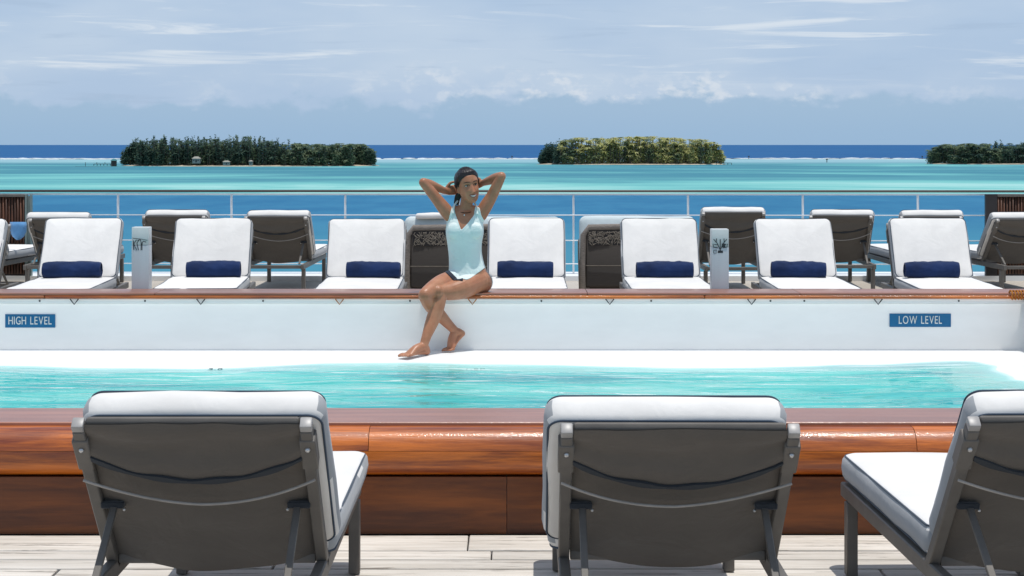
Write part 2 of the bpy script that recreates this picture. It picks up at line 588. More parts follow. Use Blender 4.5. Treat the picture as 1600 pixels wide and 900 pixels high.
# ---- pool: white sloping ledge running down into a turquoise basin
PX0, PX1 = -5.2, 3.80
PY0, PY1 = 7.06, 12.62


def ledge_z(x, y):
    dy = 12.30 - y
    dx = x - 3.30
    dl = x + 4.9
    ex = 3.42 - x
    e = min(dy, ex + 0.0, dl)
    # distance inside the rounded inner outline
    cx, cy, rr = 3.42 - 0.35, 12.30 - 0.35, 0.35
    if x > cx and y > cy:
        e = rr - math.hypot(x - cx, y - cy)
    if e <= 0:
        return 0.0
    if e < 0.62:
        return -0.10 * e
    return max(-1.25, -0.062 - (e - 0.62) * 4.0)


nx, ny = 150, 110
xs = np.linspace(PX0, PX1, nx)
ys = np.concatenate([np.linspace(PY0, 10.9, 30), np.linspace(10.95, PY1, ny - 30)])
vsx = [(float(x), float(y), ledge_z(x, y)) for y in ys for x in xs]
fsx = [(j * nx + i, j * nx + i + 1, (j + 1) * nx + i + 1, (j + 1) * nx + i) for j in range(ny - 1) for i in range(nx - 1)]


def basin_material():
    m, t, p = new_mat("pool_lining")
    co = t.n("ShaderNodeTexCoord").outputs["Object"]
    z = t.n("ShaderNodeSeparateXYZ", {0: co}).outputs[2]
    c = t.mix(t.step(z, -0.055, -0.075), (0.82, 0.83, 0.82), (0.10, 0.52, 0.53))
    c = t.mix(t.math("MULTIPLY", t.noise(co, 3, 4, 0.6), 0.10), c, (0.6, 0.62, 0.62))
    t.t.links.new(c, p.inputs["Base Color"])
    p.inputs["Roughness"].default_value = 0.45
    return m


M["basin"] = basin_material()
mb = MB()
mb.add(vsx, fsx)
tag(mb.build("pool_basin", "basin", smooth=True), kind="structure")


def water_material():
    m, t, p = new_mat("pool_water")
    co = t.n("ShaderNodeTexCoord").outputs["Object"]
    sx = t.n("ShaderNodeSeparateXYZ", {0: co})
    depth = t.n("ShaderNodeAttribute", attribute_name="depth").outputs["Fac"]
    va = t.n("ShaderNodeMapping", {0: co, 3: (0.35, 1.3, 1)}).outputs[0]
    vb = t.n("ShaderNodeMapping", {0: co, 2: (0, 0, 0.12), 3: (0.75, 2.6, 1)}).outputs[0]
    n1 = t.noise(va, 1.1, 2, 0.5, 0.6)
    n2 = t.noise(vb, 2.0, 2, 0.5, 1.2)
    f = t.math("ADD", t.math("MULTIPLY", n1, 0.72), t.math("MULTIPLY", n2, 0.28))
    body = t.ramp(f, [(0.37, (0.004, 0.30, 0.34)), (0.46, (0.025, 0.45, 0.435)), (0.56, (0.06, 0.55, 0.50)), (0.68, (0.34, 0.69, 0.64))])  # pale and dark refraction bands of the ripples, painted into the water colour
    h = t.math("ADD", t.noise(vb, 1.7, 1.5, 0.45, 1.0), t.math("MULTIPLY", t.noise(vb, 4.6, 1.0, 0.5, 0.8), 0.20))
    bmp = t.n("ShaderNodeBump", {"Strength": 0.7, "Distance": 0.034, "Height": h})
    # the deeper the water, the less of the white lining shows through
    share = t.math("MULTIPLY", t.math("SUBTRACT", 1.0, t.math("POWER", 2.718, t.math("MULTIPLY", depth, -20.0))), 0.70)
    share = t.math("ADD", share, t.math("MULTIPLY", t.step(depth, 0.0, 0.006), 0.16))
    dif = t.n("ShaderNodeBsdfDiffuse", {0: body, "Normal": bmp.outputs[0]})
    tr = t.n("ShaderNodeBsdfTransparent", {0: (0.86, 0.985, 0.98, 1)})
    inner = t.n("ShaderNodeMixShader", {0: share, 1: tr.outputs[0], 2: dif.outputs[0]})
    gl = t.n("ShaderNodeBsdfGlossy", {0: (1, 1, 1, 1), "Roughness": 0.01, "Normal": bmp.outputs[0]})
    fr = t.n("ShaderNodeFresnel", {0: 1.33, "Normal": bmp.outputs[0]})
    ms = t.n("ShaderNodeMixShader", {0: t.math("MULTIPLY", fr.outputs[0], t.math("MULTIPLY", t.step(depth, 0.0, 0.02), 0.72)), 1: inner.outputs[0], 2: gl.outputs[0]})
    o = [n for n in t.t.nodes if n.type == "OUTPUT_MATERIAL"][0]
    t.t.links.new(ms.outputs[0], o.inputs[0])
    t.t.nodes.remove(p)
    return m


M["water"] = water_material()


def water_z(x, y):
    z = -0.030
    z += 0.011 * math.sin(x * 1.45 + 2.6) + 0.006 * math.sin(x * 0.8 - 0.9)
    z += 0.006 * mnoise.noise(Vector((x * 1.3, y * 4.0, 1.7)))
    z += 0.0025 * mnoise.noise(Vector((x * 3.0, y * 7.0, 7.7)))
    return z


wx = np.linspace(PX0 + 0.02, 3.50, 300)
wy = np.concatenate([np.linspace(PY0 + 0.02, 9.8, 30), np.linspace(9.84, 12.28, 130)])
vsx = [(float(x), float(y), water_z(x, y)) for y in wy for x in wx]
fsx = []
for j in range(len(wy) - 1):
    for i in range(len(wx) - 1):
        if ledge_z(wx[i], wy[j]) < -0.001 or ledge_z(wx[i + 1], wy[j]) < -0.001:
            fsx.append((j * 300 + i, j * 300 + i + 1, (j + 1) * 300 + i + 1, (j + 1) * 300 + i))
mb = MB()
mb.add(vsx, fsx)
wo = tag(mb.build("pool_water", "water", smooth=True), kind="structure")
at = wo.data.attributes.new("depth", "FLOAT", "POINT")
at.data.foreach_set("value", [max(0.0, v[2] - ledge_z(v[0], v[1])) for v in mb.v])

# ================================================================== POOL SURROUND
# ---- near wooden surround: cap board, rounded bull-nose, recessed fascia
CAPZ = 0.42


def profile_piece(name, prof, x0, x1, mat, parent, smooth=True):
    """prof: closed list of (y,z) swept along x"""
    g = MB()
    g.loft([[(x, y, z) for y, z in prof] for x in (x0, x1)])
    return g.build(name, mat, parent, smooth=smooth, auto=R(35))


near = tag(empty("pool_surround", (0, 6.7, 0)),
           "varnished teak pool surround with rounded edge behind the front loungers", "pool surround")
near_off = Vector((0, -6.7, 0))
bull = [(6.74, CAPZ - 0.012), (6.722, CAPZ - 0.013)]
for k in range(0, 19):
    a = R(84 - k * 9.5)
    bull.append((6.695 - 0.085 * math.cos(a) * 1.0, CAPZ - 0.105 + 0.092 * math.sin(a)))
bull += [(6.695, CAPZ - 0.200), (6.74, CAPZ - 0.200)]


def shift(pr, dy=-6.7):
    return [(y + dy, z) for y, z in pr]


# two laminated strakes with staggered joints make up the rounded edge
cut = 2 + 8
up_prof = bull[:cut + 1] + [(6.74, bull[cut][1])]
lo_prof = [(6.74, bull[cut][1] - 0.0015)] + [(y, z - 0.0015) if i == 0 else (y, z) for i, (y, z) in enumerate(bull[cut:])]
for prof, jn in ((up_prof, [-9.0, -4.1, -2.66, -0.55, 1.55, 3.55, 9.0]), (lo_prof, [-9.0, -4.6, -2.2, -0.86, 0.95, 2.85, 5.0, 9.0])):
    for a, b in zip(jn[:-1], jn[1:]):
        profile_piece("bullnose", shift(prof), a + 0.0012, b - 0.0012, "varnish", near)
cap = [(6.722, CAPZ - 0.03), (6.722, CAPZ - 0.003), (6.726, CAPZ), (7.085, CAPZ), (7.09, CAPZ - 0.004), (7.09, CAPZ - 0.03)]
for a, b in zip([-9.0, -3.3, 0.4, 4.2], [-3.3, 0.4, 4.2, 9.0]):
    profile_piece("cap_board", shift(cap), a + 0.001, b - 0.001, "cap_teak", near)
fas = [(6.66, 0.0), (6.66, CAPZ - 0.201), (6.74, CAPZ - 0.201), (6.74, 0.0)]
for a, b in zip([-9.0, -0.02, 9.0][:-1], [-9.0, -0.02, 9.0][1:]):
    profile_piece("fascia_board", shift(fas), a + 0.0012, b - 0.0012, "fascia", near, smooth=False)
MB().box((-9, 0.041, -0.02), (9, 0.36, CAPZ - 0.031)).build("core", "white_paint", near)

# ---- far pool wall with teak cap and white lip
far = tag(empty("pool_wall", (0, 12.62, 0)),
          "white painted pool wall with teak cap rail along the far side", "pool wall")
MB().box((-9, -0.02, -0.05), (9, 0.30, CAPZ - 0.078)).build("wall_panel", "white_paint", far, bevel=0.004)
MB().box((-9, -0.035, CAPZ - 0.0775), (9, 0.30, CAPZ - 0.041)).build("lip", "white_paint", far, bevel=0.006)
for a, b in zip([-9.0, -5.0, -2.6, 0.55, 2.1], [-5.0, -2.6, 0.55, 2.1, 9.0]):
    MB().box((a + 0.001, -0.052, CAPZ - 0.017), (b - 0.001, 0.33, CAPZ)).build("cap_board", "cap_teak", far, bevel=0.006, seg=2)
for a, b in zip([-9.0, -3.4, 1.4], [-3.4, 1.4, 9.0]):
    MB().box((a + 0.001, -0.060, CAPZ - 0.0405), (b - 0.001, 0.30, CAPZ - 0.0175)).build("edge_bead", "varnish", far, bevel=0.009, seg=3)
for px in (115, 313, 530, 738, 953, 1175, 1373):
    x = (px - 800) * 12.55 / FPX
    g = MB()
    g.tube([(x - 0.03, -0.052, CAPZ - 0.043), (x, -0.052, CAPZ - 0.082), (x + 0.03, -0.052, CAPZ - 0.043)], 0.0045, 6)
    g.build("hook", "engrave" if px % 2 else "rope", far)
for px in (60, 225, 410, 640, 846, 1018, 1205, 1258, 1500):
    x = (px - 800) * 12.55 / FPX
    MB().sphere((x, -0.037, CAPZ - 0.058), 0.007, 8, 6).build("screw", "engrave", far)
# right-hand tank wall returning towards the camera
ret = tag(empty("pool_wall", (3.92, 9.9, 0)), "white return wall at the right end of the pool", "pool wall")
MB().box((-0.14, -2.80, -0.05), (0.14, 2.698, CAPZ - 0.078)).build("wall_panel", "white_paint", ret, bevel=0.004)
MB().box((-0.19, -2.80, CAPZ - 0.0775), (0.19, 2.655, CAPZ - 0.002)).build("cap_board", "varnish", ret, bevel=0.01)

# rope lashing at the right end of the cap rail
g = MB()
pts = []
for k in range(60):
    a = k / 59
    pts.append((3.62 + 0.14 * a, 12.56 + 0.028 * math.cos(a * 40), CAPZ - 0.012 + 0.032 * math.sin(a * 40)))
g.tube(pts, 0.007, 6)
tag(g.build("rope_lashing", "rope", smooth=True), "orange rope coiled round the far cap rail at right", "rope")

# ---- level plates
def text_mesh(txt, size, extrude=0.002):
    cu = bpy.data.curves.new("lettering", "FONT")
    cu.body = txt
    cu.size = size
    cu.extrude = extrude
    cu.align_x = "CENTER"
    cu.align_y = "CENTER"
    cu.space_character = 1.12
    o = bpy.data.objects.new("tmp", cu)
    COL.objects.link(o)
    dg = bpy.context.evaluated_depsgraph_get()
    me = bpy.data.meshes.new_from_object(o.evaluated_get(dg))
    bpy.data.objects.remove(o)
    return me


def level_plate(cx, cz, w_, h_, txt, label):
    e = tag(empty("level_sign", (cx, 12.598, cz)), label, "sign")
    MB().box((-w_ / 2, -0.008, -h_ / 2), (w_ / 2, 0.0, h_ / 2)).build("plate", "sign_blue", e, bevel=0.002, seg=1)
    span = w_ * (0.86 if txt[0] == "H" else 0.70)
    glyphs, adv = [], 0.0
    gap = h_ * 0.13
    for ch in txt:
        if ch == " ":
            adv += h_ * 0.36
            continue
        me = text_mesh(ch, h_ * 0.86)
        xs_ = [v.co.x for v in me.vertices]
        glyphs.append((me, adv - min(xs_)))
        adv += max(xs_) - min(xs_) + gap
    sc = span / (adv - gap)
    for me, x in glyphs:
        o = link("letter", me, "sign_white", e)
        o.rotation_euler = (R(90), 0, 0)
        o.location = (-span / 2 + x * sc, -0.0095, 0)
        o.scale = (sc, 0.98, 1)


q = P(47, 501.5, 12.59)
level_plate(q.x, q.z, 0.365, 0.098, "HIGH LEVEL", "blue HIGH LEVEL plate on the white pool wall at left")
q = P(1438, 500.5, 12.59)
level_plate(q.x, q.z, 0.448, 0.098, "LOW LEVEL", "blue LOW LEVEL plate on the white pool wall at right")

# depth marks on the submerged edge of the pool
for px, lab, txt in ((742, "small dark depth mark under water below the woman", "1.8P"), (340, "small dark depth mark under water left of the woman", "2.0")):
    q = P(px, 573.0, 11.95)
    me = text_mesh(txt, 0.075, 0.0006)
    o = link("depth_mark", me, "engrave")
    o.location = (q.x, 11.86, ledge_z(q.x, 11.86) + 0.0025)
    o.rotation_euler = (math.atan(0.10), 0, 0)
    tag(o, lab, "depth mark")

# ---- pale posts standing behind the far cap rail
def pool_post(px, w_px, top, kind, label):
    d = 13.03
    x = (px - 800) * d / FPX
    e = tag(empty("pool_post", (x, d, 0)), label, "post", "pale posts behind the pool wall")
    hw = w_px * d / FPX / 2
    zt = EYE - (top - 226) * d / FPX
    zb = zt - 0.135
    MB().box((-hw, -0.055, 0), (hw, 0.055, zb)).build("column", "post", e, bevel=0.004)
    MB().box((-hw + 0.001, -0.054, zb + 0.0012), (hw - 0.001, 0.054, zt)).build("cap_block", "post_top", e, bevel=0.004)
    g = MB()
    yf = -0.0565

    def st(pts, r=0.0028):
        g.tube([(p[0], yf, zt - p[1]) for p in pts], r, 5)
    if kind == 0:
        st([(-0.055, 0.083), (0.0, 0.088), (0.055, 0.098)], 0.002)
        st([(-0.052, 0.10), (-0.048, 0.17)])
        st([(-0.028, 0.095), (-0.048, 0.125), (-0.025, 0.172)])
        st([(-0.012, 0.10), (-0.025, 0.12), (-0.012, 0.172)])
        st([(-0.02, 0.10), (0.0, 0.093), (0.008, 0.115), (0.006, 0.172)])
        st([(0.014, 0.172), (0.014, 0.125), (0.022, 0.105), (0.045, 0.112)])
    else:
        rr = random.Random(3)
        for sx in (-1, 1):
            st([(0.004 * sx, 0.15), (0.02 * sx, 0.11), (0.05 * sx, 0.075)])
            st([(0.015 * sx, 0.12), (0.045 * sx, 0.115)])
            st([(0.03 * sx, 0.098), (0.028 * sx, 0.07)])
            st([(0.02 * sx, 0.14), (0.05 * sx, 0.135), (0.055 * sx, 0.11)])
        st([(0, 0.165), (0, 0.075)], 0.0032)
        g.box((0.012, yf - 0.002, zt - 0.135), (0.038, yf + 0.002, zt - 0.108))
        g.box((-0.018, yf - 0.002, zt - 0.178), (0.02, yf + 0.002, zt - 0.160))
        st([(-0.05, 0.16), (-0.03, 0.155), (-0.03, 0.18), (-0.05, 0.18), (-0.05, 0.16)], 0.002)
    g.build("marking", "engrave", e)


pool_post(221.5, 27, 354.5, 0, "pale metal post with KT-like mark between the second and third white loungers")
pool_post(1124, 27, 357.5, 1, "pale metal post with tree-like mark beside the fifth navy towel")

# ================================================================== LOUNGERS
def rrect(w_, l_, r_, n=5):
    pts = []
    for cx, cy, a0 in ((w_ / 2 - r_, l_ / 2 - r_, 0), (-w_ / 2 + r_, l_ / 2 - r_, 90), (-w_ / 2 + r_, -l_ / 2 + r_, 180), (w_ / 2 - r_, -l_ / 2 + r_, 270)):
        for k in range(n):
            a = R(a0 + 90 * k / (n - 1))
            pts.append((cx + r_ * math.cos(a), cy + r_ * math.sin(a)))
    return pts


def cushion_mesh(w_, l_, t_, R_=0.05, r_=0.018, crown=0.012, wob=0.007, seed=0):
    """rounded pad, material 0 = top / bottom, 1 = side band on the long sides"""
    prof = [(0.30, t_ + crown), (0.10, t_ + crown * 0.75), (r_ * 1.2, t_ + crown * 0.15), (r_ * 0.4, t_ - r_ * 0.25), (0.0, t_ - r_ * 0.9),
            (-0.004, t_ * 0.5), (0.0, r_ * 0.9), (r_ * 0.4, r_ * 0.25), (r_ * 1.2, 0.0), (0.10, -0.0), (0.30, -0.0)]
    rings = []
    n = 9
    for inset, z in prof:
        ww = max(w_ - 2 * inset, 0.02)
        ll = max(l_ - 2 * inset, 0.02)
        rr = max(min(R_ - inset * 0.6, ww / 2 - 0.001, ll / 2 - 0.001), 0.004)
        base = rrect(ww, ll, rr, n)
        rings.append([(x, y, z) for x, y in base])
    # resample the long edges so that the pad can sag a little
    out = []
    for ring in rings:
        rr = []
        m = len(ring)
        for i in range(m):
            a, b = ring[i], ring[(i + 1) % m]
            L = math.hypot(b[0] - a[0], b[1] - a[1])
            rr.append(a)
            if i % n == n - 1:
                for k in range(1, 6):
                    f = k / 6
                    rr.append((a[0] + (b[0] - a[0]) * f, a[1] + (b[1] - a[1]) * f, a[2]))
        out.append(rr)
    g = MB()
    g.loft(out[::-1], cap=True)
    me = g.mesh("cushion", True)
    for v in me.vertices:
        nz = mnoise.noise(Vector((v.co.x * 4 + seed, v.co.y * 4, v.co.z * 3)))
        v.co.z += wob * nz
        v.co.x += wob * 0.8 * mnoise.noise(Vector((v.co.y * 5, seed + 3.0, v.co.z * 9)))
        v.co.y += wob * 0.8 * mnoise.noise(Vector((v.co.x * 5, seed + 8.0, v.co.z * 9)))
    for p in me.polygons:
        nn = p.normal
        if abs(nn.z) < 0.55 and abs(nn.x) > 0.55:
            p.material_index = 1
    outl = [Vector(p) for p in out[3]]
    outb = [Vector(p) for p in out[7]]
    return me, outl, outb


PIV = Vector((0, 0.0, 0.315))
MW = 0.645
SEAT_Z = 0.318


def make_lounger(shift_x=0.0, seed=0, back_deg=47):
    back_a = R(back_deg)
    U = Vector((0, -math.cos(back_a), math.sin(back_a)))
    N = Vector((0, math.sin(back_a), math.cos(back_a)))
    back_m = Matrix((Vector((1, 0, 0)), -U, N)).transposed().to_4x4()     # local y points down the back
    back_m.translation = PIV

    def bp(x, u, n):
        return PIV + Vector((x, 0, 0)) + U * u + N * n
    root = empty("sun_lounger")
    fw = 0.300
    g = MB()
    for s_ in (-1, 1):
        g.bar((s_ * fw, -0.66, 0.285), (s_ * fw, 1.16, 0.285), 0.032, 0.05)
    for y_ in (-0.64, 0.55, 1.14):
        g.bar((-fw + 0.017, y_, 0.286), (fw - 0.017, y_, 0.286), 0.034, 0.034, up=(0, 0, 1))
    g.build("base_frame", "frame", root, bevel=0.004, seg=1)
    for s_ in (-1, 1):
        for y_ in (1.06, -0.55):
            MB().box((s_ * fw - 0.019, y_ - 0.024, 0.004), (s_ * fw + 0.019, y_ + 0.024, 0.258)).build("leg", "frame", root, bevel=0.003, seg=1)
    # seat sling under the pad
    MB().box((-fw + 0.02, 0.03, 0.305), (fw - 0.02, 1.12, 0.316)).build("seat_sling", "sling", root)
    # backrest side rails with light caps
    for s_ in (-1, 1):
        br = MB().bar(bp(s_ * fw, -0.02, -0.012), bp(s_ * fw, 0.603, -0.012), 0.032, 0.036, up=N).build("back_rail", "frame", root, bevel=0.003, seg=1)
        MB().bar(bp(s_ * fw, 0.604, -0.012), bp(s_ * fw, 0.629, -0.012), 0.032, 0.034, up=N).build("end_cap", "cap", br, bevel=0.004)
        MB().bar(bp(s_ * fw * 1.003, 0.45, -0.012), bp(s_ * fw * 1.003, 0.572, -0.012), 0.043, 0.044, up=N).build("sleeve", "frame", br, bevel=0.003, seg=1)
        b0 = bp(s_ * fw, 0.540, -0.036)
        MB().sphere(b0, (0.0075, 0.0075, 0.0075), 8, 6).build("bolt", "bolt", br, smooth=True)
        # support strut, bracket
        a = bp(s_ * (fw - 0.048), 0.285, -0.035)
        b = Vector((s_ * (fw - 0.048), -0.52, 0.305))
        st = MB().bar(a, b, 0.020, 0.012).build("support_strut", "frame", root, bevel=0.002, seg=1)
        MB().bar(bp(s_ * (fw - 0.075), 0.285, -0.026), bp(s_ * (fw - 0.012), 0.285, -0.026), 0.03, 0.018).build("bracket", "sling_dark", st, bevel=0.003, seg=1)
        MB().sphere(bp(s_ * (fw - 0.075), 0.278, -0.038), 0.005, 6, 5).build("bolt", "bolt", st, smooth=True)
    MB().bar(bp(-fw + 0.018, 0.614, 0.0), bp(fw - 0.018, 0.614, 0.0), 0.026, 0.026).build("top_bar", "frame", root, bevel=0.008)
    MB().bar(bp(-fw + 0.018, 0.01, -0.012), bp(fw - 0.018, 0.01, -0.012), 0.028, 0.028).build("bottom_bar", "frame", root, bevel=0.004)

    # sling sheet of the back, hanging a little slack
    def sheet(u_of, n_of, nu=40, nv=30):
        vs_, fs = [], []
        for j in range(nv):
            for i in range(nu):
                a = -1 + 2 * i / (nu - 1)
                b = j / (nv - 1)
                x = a * (fw - 0.0175)
                vs_.append(bp(x, u_of(a, b), n_of(a, b)))
        for j in range(nv - 1):
            for i in range(nu - 1):
                fs.append((j * nu + i, j * nu + i + 1, (j + 1) * nu + i + 1, (j + 1) * nu + i))
        return vs_, fs

    def thick(vs_, fs, t_):
        g = MB()
        k = len(vs_)
        g.add(vs_, fs)
        g.add([v - N * t_ for v in vs_], [f[::-1] for f in fs])
        return g
    sd = seed * 7.3
    vs_, fs = sheet(lambda a, b: -0.022 * (1 - a * a) * (1 - b) ** 3 + 0.02 + b * 0.570,
                    lambda a, b: -0.006 - 0.026 * (1 - a * a) * math.sin(math.pi * min(1, b + 0.12)) - 0.03 * (1 - a * a) * (1 - b) ** 4
                    + 0.010 * (1 - a ** 4) * mnoise.noise(Vector((a * 1.6 + b * 1.2 + sd, b * 5 - a * 0.8, 0)))
                    + 0.004 * math.exp(-((b - 0.62) / 0.10) ** 2) * math.cos(a * 3 + sd))
    thick(vs_, fs, 0.003).build("sling", "sling", root, smooth=True)
    # upper pocket: a second layer whose lower hem sags
    dp = 0.115 + 0.02 * math.sin(seed * 2.1)
    vs_, fs = sheet(lambda a, b: (0.500 - dp * 0.62 * (1 - a * a) ** 0.9) * (1 - b) + 0.626 * b,
                    lambda a, b: -0.024 - 0.022 * (1 - a * a) * (1 - b) + 0.012 * b - 0.006 * math.sin(b * 9)
                    + 0.006 * (1 - a ** 4) * mnoise.noise(Vector((a * 2.4 + sd, b * 3.5, 5))))
    thick(vs_, fs, 0.004).build("sling_pocket", "sling", root, smooth=True)
    # hem strap
    n_ = 25
    g = MB()
    vs2, fs2 = [], []
    for i in range(n_):
        a = -1 + 2 * i / (n_ - 1)
        u_ = 0.498 - dp * 0.62 * (1 - a * a) ** 0.9
        for du, dn in ((0.010, -0.030), (-0.006, -0.030), (-0.006, -0.037), (0.010, -0.037)):
            vs2.append(bp(a * (fw - 0.018), u_ + du * (1 + 0.4 * math.sin(i)), dn - 0.022 * (1 - a * a)))
    for i in range(n_ - 1):
        for j in range(4):
            fs2.append((i * 4 + j, i * 4 + (j + 1) % 4, (i + 1) * 4 + (j + 1) % 4, (i + 1) * 4 + j))
    g.add(vs2, fs2)
    g.build("hem_strap", "sling_dark", root, smooth=True, auto=R(40))
    # slack elastic cord
    asym = 0.25 * math.sin(seed * 3.7 + 0.6)
    pts = []
    for i in range(25):
        a = -1 + 2 * i / 24
        sag = 0.070 * (1 - a * a) * (1 + asym * a) + 0.012 * (1 - abs(a))
        pts.append(bp(a * (fw + 0.012), 0.425 - sag, -0.048 - 0.020 * (1 - a * a)))
    MB().tube(pts, 0.0042, 6).build("cord", "cord", root, smooth=True)
    # seat pad
    me, top, bot = cushion_mesh(MW, 1.185, 0.088, seed=seed)
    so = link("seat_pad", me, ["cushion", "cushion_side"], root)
    so.location = (shift_x * 0.6, 0.60, SEAT_Z)
    g = MB()
    g.tube(top, 0.0034, 5, closed=True)
    g.tube(bot, 0.0034, 5, closed=True)
    g.build("piping", "piping", so, smooth=True)
    # back pad
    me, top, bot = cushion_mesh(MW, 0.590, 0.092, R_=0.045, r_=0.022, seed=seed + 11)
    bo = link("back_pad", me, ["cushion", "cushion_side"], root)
    bo.matrix_local = Matrix.Translation((shift_x, 0, 0)) @ back_m @ Matrix.Translation((0, -0.330, 0.014))
    g = MB()
    g.tube(top, 0.0034, 5, closed=True)
    g.tube(bot, 0.0034, 5, closed=True)
    g.build("piping", "piping", bo, smooth=True)
    return root


L_LEFT = make_lounger(0.024, 0, 47.5)
L_MID = make_lounger(-0.036, 1, 45)
L_RIGHT = make_lounger(0.022, 2, 48.5)
FRONT_Y = 4.98
for o, x, y, rz, lab in (
        (L_LEFT, -0.845, FRONT_Y, R(0.3), "white lounger with dark sling back on the front deck, leftmost of three"),
        (L_MID, 0.450, FRONT_Y + 0.04, R(-0.6), "white lounger with dark sling back on the front deck, middle of three"),
        (L_RIGHT, 1.500, FRONT_Y - 0.03, R(1.2), "white lounger with dark sling back on the front deck, cut by the right edge")):
    o.location = (x, y, 0)
    o.rotation_euler.z = rz
    tag(o, lab, "sun lounger", "front loungers seen from behind")

# ---- far row facing the pool, each with a navy towel
PROT = []
facing = [(-4.56, 14.28, 1.5), (-3.60, 14.30, 3.2), (-2.50, 14.36, 4.0), (-1.205, 14.30, 1.4), (0.11, 14.34, -0.5),
          (1.24, 14.32, -0.6), (2.375, 14.32, -1.2), (3.475, 14.30, -3.0)]
flabel = ["white lounger facing the pool, cut by the left edge of the picture",
          "white lounger facing the pool above the HIGH LEVEL sign",
          "white lounger facing the pool, right of the KT-marked post",
          "white lounger facing the pool, immediately left of the woman",
          "white lounger facing the pool, immediately right of the woman",
          "white lounger facing the pool, left of the tree-marked post",
          "white lounger facing the pool, right of the tree-marked post",
          "white lounger facing the pool above the LOW LEVEL sign"]
tlabel = ["rolled navy towel on the leftmost white lounger, mostly out of the picture",
          "rolled navy towel on the white lounger above the HIGH LEVEL sign",
          "rolled navy towel on the white lounger right of the KT-marked post",
          "rolled navy towel on the white lounger left of the woman",
          "rolled navy towel on the white lounger right of the woman",
          "rolled navy towel on the white lounger left of the tree-marked post",
          "rolled navy towel on the white lounger right of the tree-marked post",
          "rolled navy towel on the white lounger above the LOW LEVEL sign"]


def towel_mesh(seed):
    """a rolled towel: spiral section swept along its length, ends slightly telescoped"""
    rr = random.Random(seed)
    n, m = 40, 22
    L, rad = 0.445 + rr.uniform(-0.02, 0.025), 0.068
    g = MB()
    rings = []
    for i in range(m):
        a = -1 + 2 * i / (m - 1)
        x = a * L / 2
        k = rad * (1.06 - 0.14 * abs(a) ** 6) * (1 + 0.10 * mnoise.noise(Vector((a * 2, seed * 1.7, 0))))
        ring = []
        for j in range(n):
            t = 2 * math.pi * j / n
            step = 0.010 * (j / n)                      # outer lap of the towel
            q = k + step - 0.005 + 0.006 * mnoise.noise(Vector((a * 5, math.cos(t) * 2 + seed, math.sin(t) * 2)))
            if math.sin(t) < -0.75:
                q *= 0.96
            ring.append((x, q * math.cos(t), q * math.sin(t)))
        rings.append(ring)
    g.loft(rings, cap=False)
    # ends: spiral of stepped turns
    for s_ in (0, m - 1):
        base = rings[s_]
        sgn = -1 if s_ == 0 else 1
        prev = base
        for t_, (sc, dx) in enumerate(((0.86, 0.003), (0.84, -0.006), (0.62, 0.0), (0.60, -0.008), (0.38, 0.0), (0.36, -0.008), (0.05, 0.0))):
            cur = [(p[0] + sgn * dx, p[1] * sc, p[2] * sc) for p in base]
            g.loft([prev, cur] if sgn > 0 else [cur, prev], cap=False)
            prev = cur
    return g.mesh("towel_roll", True, auto=R(60))


seat_top = SEAT_Z + 0.088 + 0.010
for i, (x, y, a) in enumerate(facing):
    if i < 3:
        o = make_lounger((0.012, -0.010, 0.004)[i], i + 5, (54, 55.5, 54.8)[i])
        PROT.append(o)
    else:
        o = copy_tree(PROT[i % 3])
    o.location = (x, y, 0)
    o.rotation_euler.z = math.pi + R(a)
    tag(o, flabel[i], "sun lounger", "white loungers facing the pool")
    t = link("towel_roll", towel_mesh(i + 1), "navy")
    rot = Matrix.Rotation(math.pi + R(a), 4, "Z")
    off = (0.0, 0.02, 0.06, 0.09, 0.02, 0.03, -0.01, -0.02)[i]
    lp = rot @ Vector((-off + 0.02, 0.196, seat_top + 0.062))
    t.location = (x + lp.x, y + lp.y, lp.z)
    t.rotation_euler = (0, R(random.uniform(-1.5, 1.5)), R(a) + R(random.uniform(-3, 3)))
    tag(t, tlabel[i], "towel", "rolled navy towels")

# ---- back row facing the sea
back = [(-5.50, 17.72, -4, "dark-backed lounger facing the sea before the left slatted screen"),
        (-4.53, 17.75, 1, "dark-backed lounger facing the sea behind the HIGH LEVEL lounger"),
        (-3.40, 17.78, 0, "dark-backed lounger facing the sea, just right of the KT-marked post"),
        (-2.37, 17.80, -1, "dark-backed lounger facing the sea with its legs showing, behind the gap left of centre"),
        (2.20, 17.55, 0.5, "dark-backed lounger facing the sea behind the tree-marked post"),
        (3.34, 17.85, -3, "dark-backed lounger facing the sea right of the tree-marked post lounger"),
        (4.22, 17.85, 1, "dark-backed lounger facing the sea behind the LOW LEVEL lounger"),
        (5.12, 17.72, 4, "dark-backed lounger facing the sea before the right slatted screen")]
for i, (x, y, a, lab) in enumerate(back):
    o = copy_tree(PROT[(i + 1) % 3] if i in (4,) else (L_LEFT, L_MID, L_RIGHT)[i % 3])
    o.location = (x, y, 0)
    o.rotation_euler.z = R(a)
    tag(o, lab, "sun lounger", "loungers facing the sea")
# light blue towel hung over the side of the leftmost one
q = P(28, 362, 17.9)
g = MB()
rings = []
for k, (wd, dz) in enumerate(((0.085, 0.10), (0.09, 0.06), (0.085, 0.0), (0.062, -0.05), (0.02, -0.085))):
    rings.append([(-wd, 0.012, dz), (-wd * 0.4, -0.012, dz), (wd * 0.4, -0.016, dz), (wd, 0.008, dz), (wd * 0.4, 0.02, dz), (-wd * 0.4, 0.022, dz)])
g.loft(rings)
o = g.build("towel", "skyblue", smooth=True)
o.location = (q.x, q.y, q.z)
tag(o, "light blue towel hanging on the lounger by the left slatted screen", "towel")

